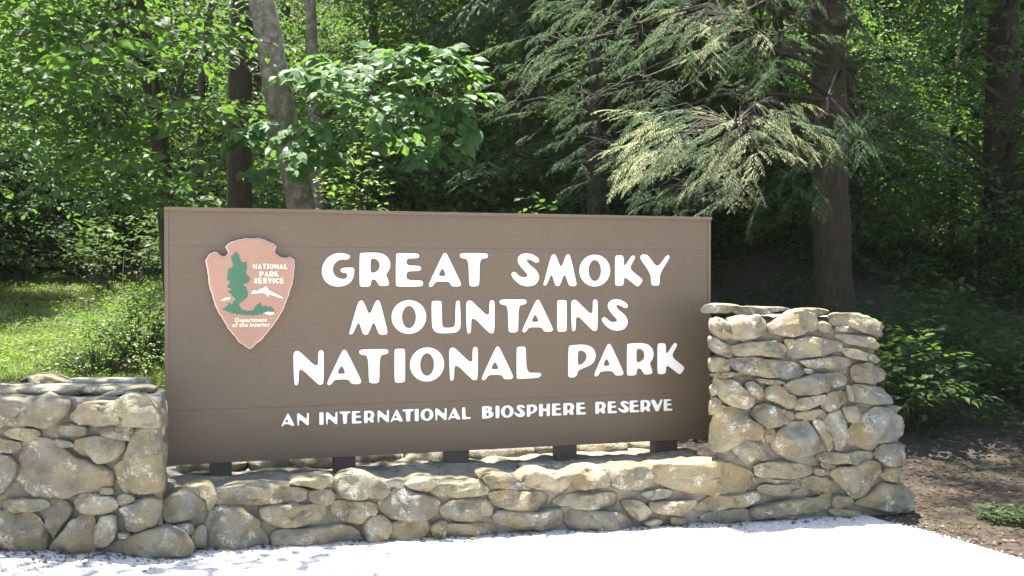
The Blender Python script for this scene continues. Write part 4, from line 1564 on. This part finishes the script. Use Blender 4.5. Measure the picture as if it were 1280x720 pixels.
for i in range(95):
    e = Vector((rn.uniform(-5.2, -1.5 if i % 3 else -2.2), rn.uniform(6.2, 8.3), rn.uniform(6.2, 8.2)))
    leafy_spray(L, None, e, Vector((rn.uniform(-1, 1), rn.uniform(-1, 1), 0)), .8, rn, .13, .3, .55, .09, .14)
for i in range(6):
    q = Vector((-4.0 - .1 * i, 11, 5.5 + .3 * i)); e = Vector((-4.8 + .6 * i, 6.8, 7.2))
    T.add([q, q.lerp(e, .5) + Vector((0, 0, .4)), e], [.04, .03, .012], 5)
lim(slim_left, T, L, 'crown', (M['twig'], M['leaf_bright']), T_LEAF)

# the broad pale-green bough right of the leaning trunk
byoung = empty('young_tree', at(366, 262, 10.5), 'young tree with a fan of big green leaves above the left half of sign', 'tree')
byoung.location.z = gz(366, 10.5)
L = Leaves(); T = Tubes()
bpts = [Vector(byoung.location), at(366, 200, 10.5), at(372, 172, 10.4)]
T.add(densify(bpts, .2), [.03 - .018 * i / (len(densify(bpts, .2)) - 1) for i in range(len(densify(bpts, .2)))], 8)
spine = densify([at(372, 172, 10.4), at(400, 150, 10.1), at(450, 132, 9.8), at(520, 128, 9.6), at(580, 128, 9.5), at(622, 138, 9.4)], .1)
T.add(spine, [.016 - .012 * i / (len(spine) - 1) for i in range(len(spine))], 6)
for i in range(42):
    t = .14 + .86 * rn.random() ** .9
    p, dd = lerp_path(spine, min(.999, t))
    wd = (1.0 - .75 * t) if i % 2 else (1.0 - .45 * t)
    up_ = rn.uniform(-.38, .5) * (1.1 - .5 * t)
    e = p + Vector((rn.uniform(-.45, .3), rn.uniform(-.9, .5), 0)) * wd + Vector((0, 0, up_ * .75))
    T.add([p, p.lerp(e, .5) + Vector((0, 0, .04)), e], [.005, .004, .002], 3)
    d = (e - p).normalized() * .5 + Vector((rn.uniform(-.5, .8), rn.uniform(-.9, .1), rn.uniform(-.05, .1)))
    leafy_spray(L, None, e, d, .4, rn, rn.uniform(.14, .18), 0.35, 0.62, 0.15, 0.15, whorl=4, face=-.6)
for (x, y) in ((520, 185), (505, 178), (535, 172), (345, 150), (335, 165), (350, 195), (330, 150), (390, 195), (415, 185)):
    e = at(x, y, 9.5)
    p, _ = lerp_path(spine, .5 if x > 480 else .05)
    T.add([p, p.lerp(e, .5), e], [.006, .004, .003], 3)
    leafy_spray(L, None, e, Vector((-.6 if x < 430 else .4, -.6, -.2)), .36, rn, .14, .35, .6, .11, .12, whorl=4, face=-.6)
lim(byoung, T, L, 'crown', (M['twig'], M['leaf_mid']), T_LEAF)

# hemlock boughs
org = Vector(hem.location)
L = Leaves(); L2 = Leaves(); T = Tubes()
clusters = [  # centre pixel, spread in pixels, depth, boughs, main heading on the picture
 (885,168,72,34,8.2,56,(-1,-.5)), (835,200,34,14,8.2,12,(-1,-.35)), (955,150,38,30,9.1,20,(.7,-.6)), (930,225,42,28,9.3,14,(-.5,-1)), (895,35,62,26,9.3,34,(-.8,-.5)), (965,70,40,30,9.8,14,(-.3,-.8)),
 (1045,150,45,32,9.9,20,(.3,-1)), (1110,160,55,22,10.2,15,(1,-.3)), (1075,90,45,34,10.5,16,(.9,-.5)), (1120,60,50,26,10.8,12,(1,-.3)), (1045,25,60,26,10.6,18,(.3,-.8)), (770,40,60,34,10.3,24,(-1,-.35)),
 (700,60,60,34,10.9,22,(-1,-.3)), (775,110,55,34,10.5,24,(-.9,-.4)), (700,140,60,34,11.1,22,(-1,-.4)), (760,190,60,34,11.2,20,(-.8,-.5)), (820,130,40,30,10.2,14,(-.9,-.5)), (860,250,50,20,10.0,14,(-.6,-.8)), (1000,220,40,26,10.6,12,(.2,-1)), (830,-10,90,20,10,20,(-.6,-.6)), (1000,-20,90,20,10.2,18,(.3,-.7)), (650,110,30,34,11.2,10,(-1,-.3)), (690,10,60,20,11.2,14,(-1,-.2))]
for (cx_, cy_, wx, wy, dep, nb, (hx, hz)) in clusters:
    c_ = at(cx_, cy_, dep)
    start = Vector((org.x + rn.uniform(-.1, .1), org.y - .1, c_.z + rn.uniform(.5, 1.1)))
    root_ = c_ - Vector((hx, 0, hz)).normalized() * 0.25
    mid = start.lerp(root_, .55) + Vector((rn.uniform(-.15, .15), rn.uniform(-.2, .2), .3))
    path = densify([start, mid, root_], .25)
    T.add(path, [0.032 - 0.024 * i / (len(path) - 1) for i in range(len(path))], 5)
    for i in range(int(nb * (1.15 if cx_ > 790 else .7))):
        q = at(cx_ + rn.uniform(-1, 1) * wx, cy_ + rn.uniform(-1, 1) * wy, dep + rn.uniform(-.55, .65))
        r_ = root_.lerp(q, rn.uniform(.1, .5))
        T.add([r_, r_.lerp(q, .5) + Vector((0, 0, .06)), q], [.005, .0035, .002], 3)
        d = Vector((hx + rn.uniform(-.9, .9), rn.uniform(-1.0, .35), hz * .3 + rn.uniform(-.2, .4)))
        pale = dep < 9.6 and rn.random() < .62
        hemlock_bough(L2 if pale else L, T if rn.random() < .3 else None, q, d, rn.uniform(.24, .5), rn, rn.choice((.3, .6, .95)), 0.034, 0.5, 0.004, 1.25, tw=0.026)
print('hemlock blades', len(L.P), len(L2.P))
obj('branch', T.mesh('branch', org), M['twig'], hem)
obj('crown', L.mesh('needles', T_NEEDLE2, org), M['hemlock'], hem)
obj('sun_tinted_needles', L2.mesh('sun_tinted_needles', T_NEEDLE2, org), M['hemlock_sun_tint'], hem)
L = Leaves(); T = Tubes()
for i in range(150):
    e = Vector((rn.uniform(1.95, 6.6), rn.uniform(7.3, 10.2), rn.uniform(6.3, 8.0)))
    hemlock_bough(L, None, e, Vector((rn.uniform(-1, 1), rn.uniform(-1, .6), 0)), rn.uniform(.7, 1.2), rn, .4, .1, .4, .005, .6, tw=.09)
for i in range(7):
    q = Vector((org.x, org.y, 6.2 + .25 * i)); e = Vector((3.2 + .6 * i, 8.2, 7.2))
    T.add([q, q.lerp(e, .5) + Vector((0, 0, .4)), e], [.05, .035, .012], 5)
obj('overhanging_bough', L.mesh('overhanging_bough', T_NEEDLE2, org), M['hemlock'], hem)
obj('limb', T.mesh('limb', org), M['bark_dark'], hem)
o = obj('upper_crown', PROTO['hem1'][0], None, hem); o.location = (-0.6, 0, 0.3); o.scale = (1.0,) * 3
o = obj('upper_crown', PROTO['hem1'][0], None, hem); o.location = (0.2, 0.6, 1.2); o.rotation_euler = (0, 0, 2.2)
o = obj('upper_crown', PROTO['hem1'][0], None, hem); o.location = (1.5, -2.6, 0.6); o.rotation_euler = (0, 0, 4.0); o.scale = (0.85,) * 3
# second hemlock further left, filling 640-830
h3 = make_tree('hemlock_tree', 'shaded blue-green hemlock above the right half of the sign', 'hemlock tree',
               trunk_path([(742, 262), (745, 100), (748, 0)], 14.5, gz(742, 14.5), 13, rt), 0.1, 0.06, M['bark_dark'], 'hem1', crown_z=0.4, sides=10)
L = Leaves(); T = Tubes()
for i in range(28):
    z = rn.uniform(1.6, 6.5)
    a = rn.uniform(0, 6.28)
    p = Vector((h3.location.x + .1, h3.location.y, z))
    d = Vector((math.cos(a), math.sin(a) - .35, 0.15))
    ln = rn.uniform(1.1, 2.3)
    path = curve_pts(p, d, ln, 0.5, 6, 0.08, rn)
    T.add(path, [.018 * (1 - .8 * k / 6) for k in range(7)], 4)
    for q in range(2, 7):
        for s in (-1, 1):
            dd = (path[q] - path[q - 1]).normalized()
            side = dd.cross(Vector((0, 0, 1))).normalized() * s
            hemlock_bough(L, None, path[q], dd * .8 + side * rn.uniform(.4, 1) + Vector((0, 0, rn.uniform(-.2, .1))), rn.uniform(.35, .7), rn, .35, .045, .4, .005, .9, tw=.045)
print('hemlock2', len(L.P))
lim(h3, T, L, 'crown', (M['twig'], M['hemlock']), T_NEEDLE2)


def shrub(name, label, cat, px_, dep, h, w, n, size, mat, seed, whorl=0, base_px=None, tmpl=T_LEAF):
    r = random.Random(seed)
    x = (px_ - 640) / F * dep
    base = Vector((x, dep, G(x, dep) - 0.03))
    root = empty(name, base, label, cat)
    L = Leaves(); T = Tubes()
    for i in range(n):
        a = r.uniform(0, 6.28)
        q = r.random() ** .6
        p = base + Vector((math.cos(a) * w * .15, math.sin(a) * w * .15, 0))
        e = base + Vector((math.cos(a) * w * q, math.sin(a) * w * q, h * (1 - .45 * q * q) * r.uniform(.55, 1.05)))
        T.add([p, p.lerp(e, .5) + Vector((0, 0, .1 * h)), e], [.008, .006, .003], 4)
        for s in (0.5, 0.75, 1.0):
            leafy_spray(L, None, p.lerp(e, s), (e - p).normalized() + Vector((r.uniform(-.6, .6), r.uniform(-.6, .6), r.uniform(-.3, .2))), .28 * min(1, h) + .1, r, size, .3, .5, size * .95, size * 1.4, whorl=whorl)
    lim(root, T, L, 'foliage', (M['twig'], mat), tmpl)
    return root


shrub('shrub', 'small shrub with pale sunlit leaves just above the sign left of centre', 'shrub', 445, 11.2, 3.0, .42, 60, .085, M['leaf_pale'], 1)
shrub('shrub', 'rounded yellow-green shrub in the sun at the left edge of the sign', 'shrub', 178, 13.5, .85, .9, 60, .06, M['leaf_bright'], 2)
shrub('shrub', 'low pale leaved shrub on the lawn behind the left wall', 'shrub', 120, 12.6, .55, .8, 45, .055, M['leaf_pale'], 3)
shrub('shrub', 'dark mounded shrub where the lawn meets the wood', 'shrub', 150, 19, 1.6, 1.8, 60, .09, M['leaf_dark'], 4)
shrub('shrub', 'bright sunlit shrub on the bank right of the hemlock trunk', 'shrub', 1150, 16.5, 1.1, 1.2, 70, .09, M['leaf_pale'], 5)
shrub('shrub', 'leafy undergrowth clump right beside the tall stone pier', 'shrub', 1135, 9.6, .75, .5, 40, .085, M['leaf_dark'], 6)
shrub('shrub', 'leafy undergrowth clump at the right edge above the dirt path', 'shrub', 1290, 10.2, .7, .5, 36, .085, M['leaf_dark'], 7)
shrub('shrub', 'dark undergrowth on the bank beyond the tall stone pier', 'shrub', 1170, 11.3, .8, .9, 40, .09, M['leaf_dark'], 8)
shrub('shrub', 'small sapling leaves showing above the middle of the sign', 'shrub', 690, 11.5, 2.1, .7, 26, .09, M['leaf_mid'], 9)
shrub('weed', 'small green weed growing at the edge of the pale gravel', 'weed', 1257, 6.75, .07, .07, 6, .045, M['leaf_bright'], 10)

# grass, ground cover and litter: nobody could count these
def scatter_grass():
    n = 110000
    y = NR.uniform(8.2, 27, n)
    x = NR.uniform(-0.56, -0.2, n) * y
    z = np.array([G(a, b) for a, b in zip(x, y)])
    P = np.stack([x, y, z], 1)
    a = NR.uniform(0, 6.28, n)
    D = np.stack([np.cos(a) * .6, np.sin(a) * .6, np.ones(n)], 1)
    N = np.stack([np.sin(a), np.cos(a), NR.uniform(0, .5, n)], 1)
    S = NR.uniform(.04, .11, n)
    me = leaves_mesh('grass', P, D, N, S, (np.array([(0.06, 0, 0), (-0.06, 0, 0), (0, 1, -.3)]), [(0, 1, 2)]))
    obj('grass', me, M['grass'], label='bright grass lawn behind the left wall', kind='stuff')


scatter_grass()


def scatter_cover(name, label, n, xr, yr, size, mat, seed, up=.1, clump=0.0):
    r = np.random.RandomState(seed)
    y = r.uniform(*yr, n); x = r.uniform(*xr, n)
    if clump:
        m = np.array([mnoise.noise(Vector((a * 1.1, b * 1.1, seed))) > clump for a, b in zip(x, y)])
        x, y = x[m], y[m]
        n = len(x)
    if name == 'leaf_litter':
        m = np.array([b > road_edge(a) + 0.08 for a, b in zip(x, y)])
        x, y = x[m], y[m]
        n = len(x)
    z = np.array([G(a, b) for a, b in zip(x, y)]) + r.uniform(0.005, up, n)
    a = r.uniform(0, 6.28, n)
    D = np.stack([np.cos(a), np.sin(a), r.uniform(-.3, .4, n)], 1)
    N = np.stack([r.normal(0, .35, n), r.normal(0, .35, n), np.ones(n)], 1)
    me = leaves_mesh(name, np.stack([x, y, z], 1), D, N, r.uniform(.6, 1.3, n) * size, T_DIAMOND)
    obj(name, me, mat, label=label, kind='stuff')


scatter_cover('ground_cover', 'low leafy ground cover on the shaded bank at right', 60000, (1.0, 13), (9.3, 21), .075, M['leaf_dark'], 3, .25, -.08)
scatter_cover('ground_cover', 'low leafy plants in the grass behind the left wall', 70000, (-12, -1), (9, 25), .05, M['grass'], 4, .16, -.12)
scatter_cover('leaf_litter', 'dry brown leaf litter over the dirt beside the pier', 16000, (2.2, 9), (5.2, 12), .035, M['litter'], 5, .012)

def grit():
    r = np.random.RandomState(8)
    bm = bmesh.new()
    for i in range(1500):
        if i % 3:
            u = r.uniform(-1.6, 3.4)
            p = WP0 + WU * u + WN * abs(r.normal(0.05, .13))
        else:
            p = LP0 + LU * r.uniform(-1.0, 1.0) + LN * abs(r.normal(0.05, .15))
        if i % 9 == 0:
            p = Vector((r.uniform(-3, 3), r.uniform(4.8, 6.2), 0))
        if p.y > road_edge(p.x) + .3:
            continue
        sz = r.uniform(.003, .011) * (1.6 if r.rand() < .08 else 1)
        z = G(p.x, p.y) + .012
        a, b, c_ = [Vector((r.normal(), r.normal(), 0)).normalized() * sz for _ in range(3)]
        vs = [bm.verts.new((p.x + math.cos(t + i) * sz * r.uniform(.7, 1.2), p.y + math.sin(t + i) * sz * r.uniform(.7, 1.2), z - .002)) for t in (0, 1.6, 3.1, 4.7)]
        tp = bm.verts.new((p.x, p.y, z + sz * .7))
        for k in range(4):
            bm.faces.new((vs[k], vs[(k + 1) % 4], tp))
    obj('grit', bm_mesh(bm, 'grit'), M['mortar'], label='loose grit and chips along the foot of the stone walls', kind='stuff')


grit()


def twigs():
    r = random.Random(4)
    T = Tubes()
    for i in range(130):
        x = r.uniform(2.7, 7.5); y = r.uniform(6.3, 12)
        if y < road_edge(x) + .1:
            continue
        a = r.uniform(0, 6.28); l = r.uniform(.04, .16)
        e = (x + math.cos(a) * l, y + math.sin(a) * l)
        m = ((x + e[0]) / 2 + r.uniform(-.02, .02), (y + e[1]) / 2 + r.uniform(-.02, .02))
        T.add([(q[0], q[1], G(*q) + .008) for q in ((x, y), m, e)], [.004, .003, .002], 4)
    obj('fallen_twigs', T.mesh('fallen_twigs'), M['bark_grey'], label='short fallen twigs scattered over the dirt beside the pier', kind='stuff')


twigs()


def edge_gravel():
    r = np.random.RandomState(28)
    bm = bmesh.new()
    for i in range(2600):
        x = r.uniform(2.45, 4.2)
        p = Vector((x, road_edge(x) + r.normal(-.01, .09) * (1 if r.rand() < .75 else 2.2), 0))
        sz = r.uniform(.003, .009)
        z = G(p.x, p.y) + (.012 if p.y < road_edge(x) else 0)
        vs = [bm.verts.new((p.x + math.cos(t + i) * sz * r.uniform(.7, 1.3), p.y + math.sin(t + i) * sz * r.uniform(.7, 1.3), z - .002)) for t in (0, 1.6, 3.1, 4.7)]
        tp = bm.verts.new((p.x, p.y, z + sz * .6))
        for k in range(4):
            bm.faces.new((vs[k], vs[(k + 1) % 4], tp))
    obj('loose_gravel', bm_mesh(bm, 'loose_gravel'), M['gravel'], label='pale gravel chips spilling over the ragged edge of the pull-off', kind='stuff')


edge_gravel()


def wall_foot():
    r = np.random.RandomState(15)
    P, D, N, S = [], [], [], []
    for i in range(420):
        if i % 2:
            p = WP0 + WU * r.uniform(-.2, 4.2) + WN * abs(r.normal(.03, .07))
        else:
            p = LP0 + LU * r.uniform(-1.0, .95) + LN * abs(r.normal(.03, .08))
        a = r.uniform(0, 6.28)
        P.append((p.x, p.y, G(p.x, p.y) + .018)); D.append((math.cos(a), math.sin(a), r.uniform(-.1, .3))); N.append((r.normal(0, .3), r.normal(0, .3), 1)); S.append(r.uniform(.012, .035))
    obj('fallen_leaves', leaves_mesh('fallen_leaves', P, D, N, S, T_LEAF), M['litter'], label='small dry leaves gathered along the foot of the walls', kind='stuff')


wall_foot()


def tuft(label, px_, py_, n, h, seed):
    r = random.Random(seed)
    p = hit(px_, py_, WP0 + WN * .03, WN)
    base = Vector((p.x, p.y, G(p.x, p.y)))
    root = empty('grass_tuft', base, label, 'grass tuft')
    L = Leaves()
    for i in range(n):
        a = r.uniform(0, 6.28)
        L.add(tuple(base + Vector((r.gauss(0, .012), r.gauss(0, .012), 0))), (math.cos(a) * .6, math.sin(a) * .6, 1), (math.sin(a), -math.cos(a), .3), h * r.uniform(.5, 1.1))
    obj('blades', L.mesh('blades', (np.array([(0.06, 0, 0), (-0.06, 0, 0), (0, 1, -.3)]), [(0, 1, 2)]), base), M['grass'], root)


tuft('tiny grass tuft at the foot of the low wall below the word NATIONAL', 545, 678, 26, .1, 1)
tuft('tiny grass tuft at the foot of the wall below the tall pier', 1060, 650, 18, .07, 2)


hz = bpy.data.materials.new('air')  # added haze volume, there to brighten the blacks between the trees
hz.use_nodes = True
hz.node_tree.nodes.clear()
ho = hz.node_tree.nodes.new('ShaderNodeOutputMaterial')
hv = hz.node_tree.nodes.new('ShaderNodeVolumePrincipled')
hv.inputs['Color'].default_value = (0.95, 0.96, 0.85, 1)
hv.inputs['Density'].default_value = 0.00035
hv.inputs['Anisotropy'].default_value = 0.3
hz.node_tree.links.new(hv.outputs[0], ho.inputs['Volume'])
bm = bmesh.new(); box_bm(bm, -95, 95, -62, 115, -2.6, 60)
obj('haze', bm_mesh(bm, 'haze'), hz, kind='stuff')['label'] = 'thin haze added to lift the dark of the woods'
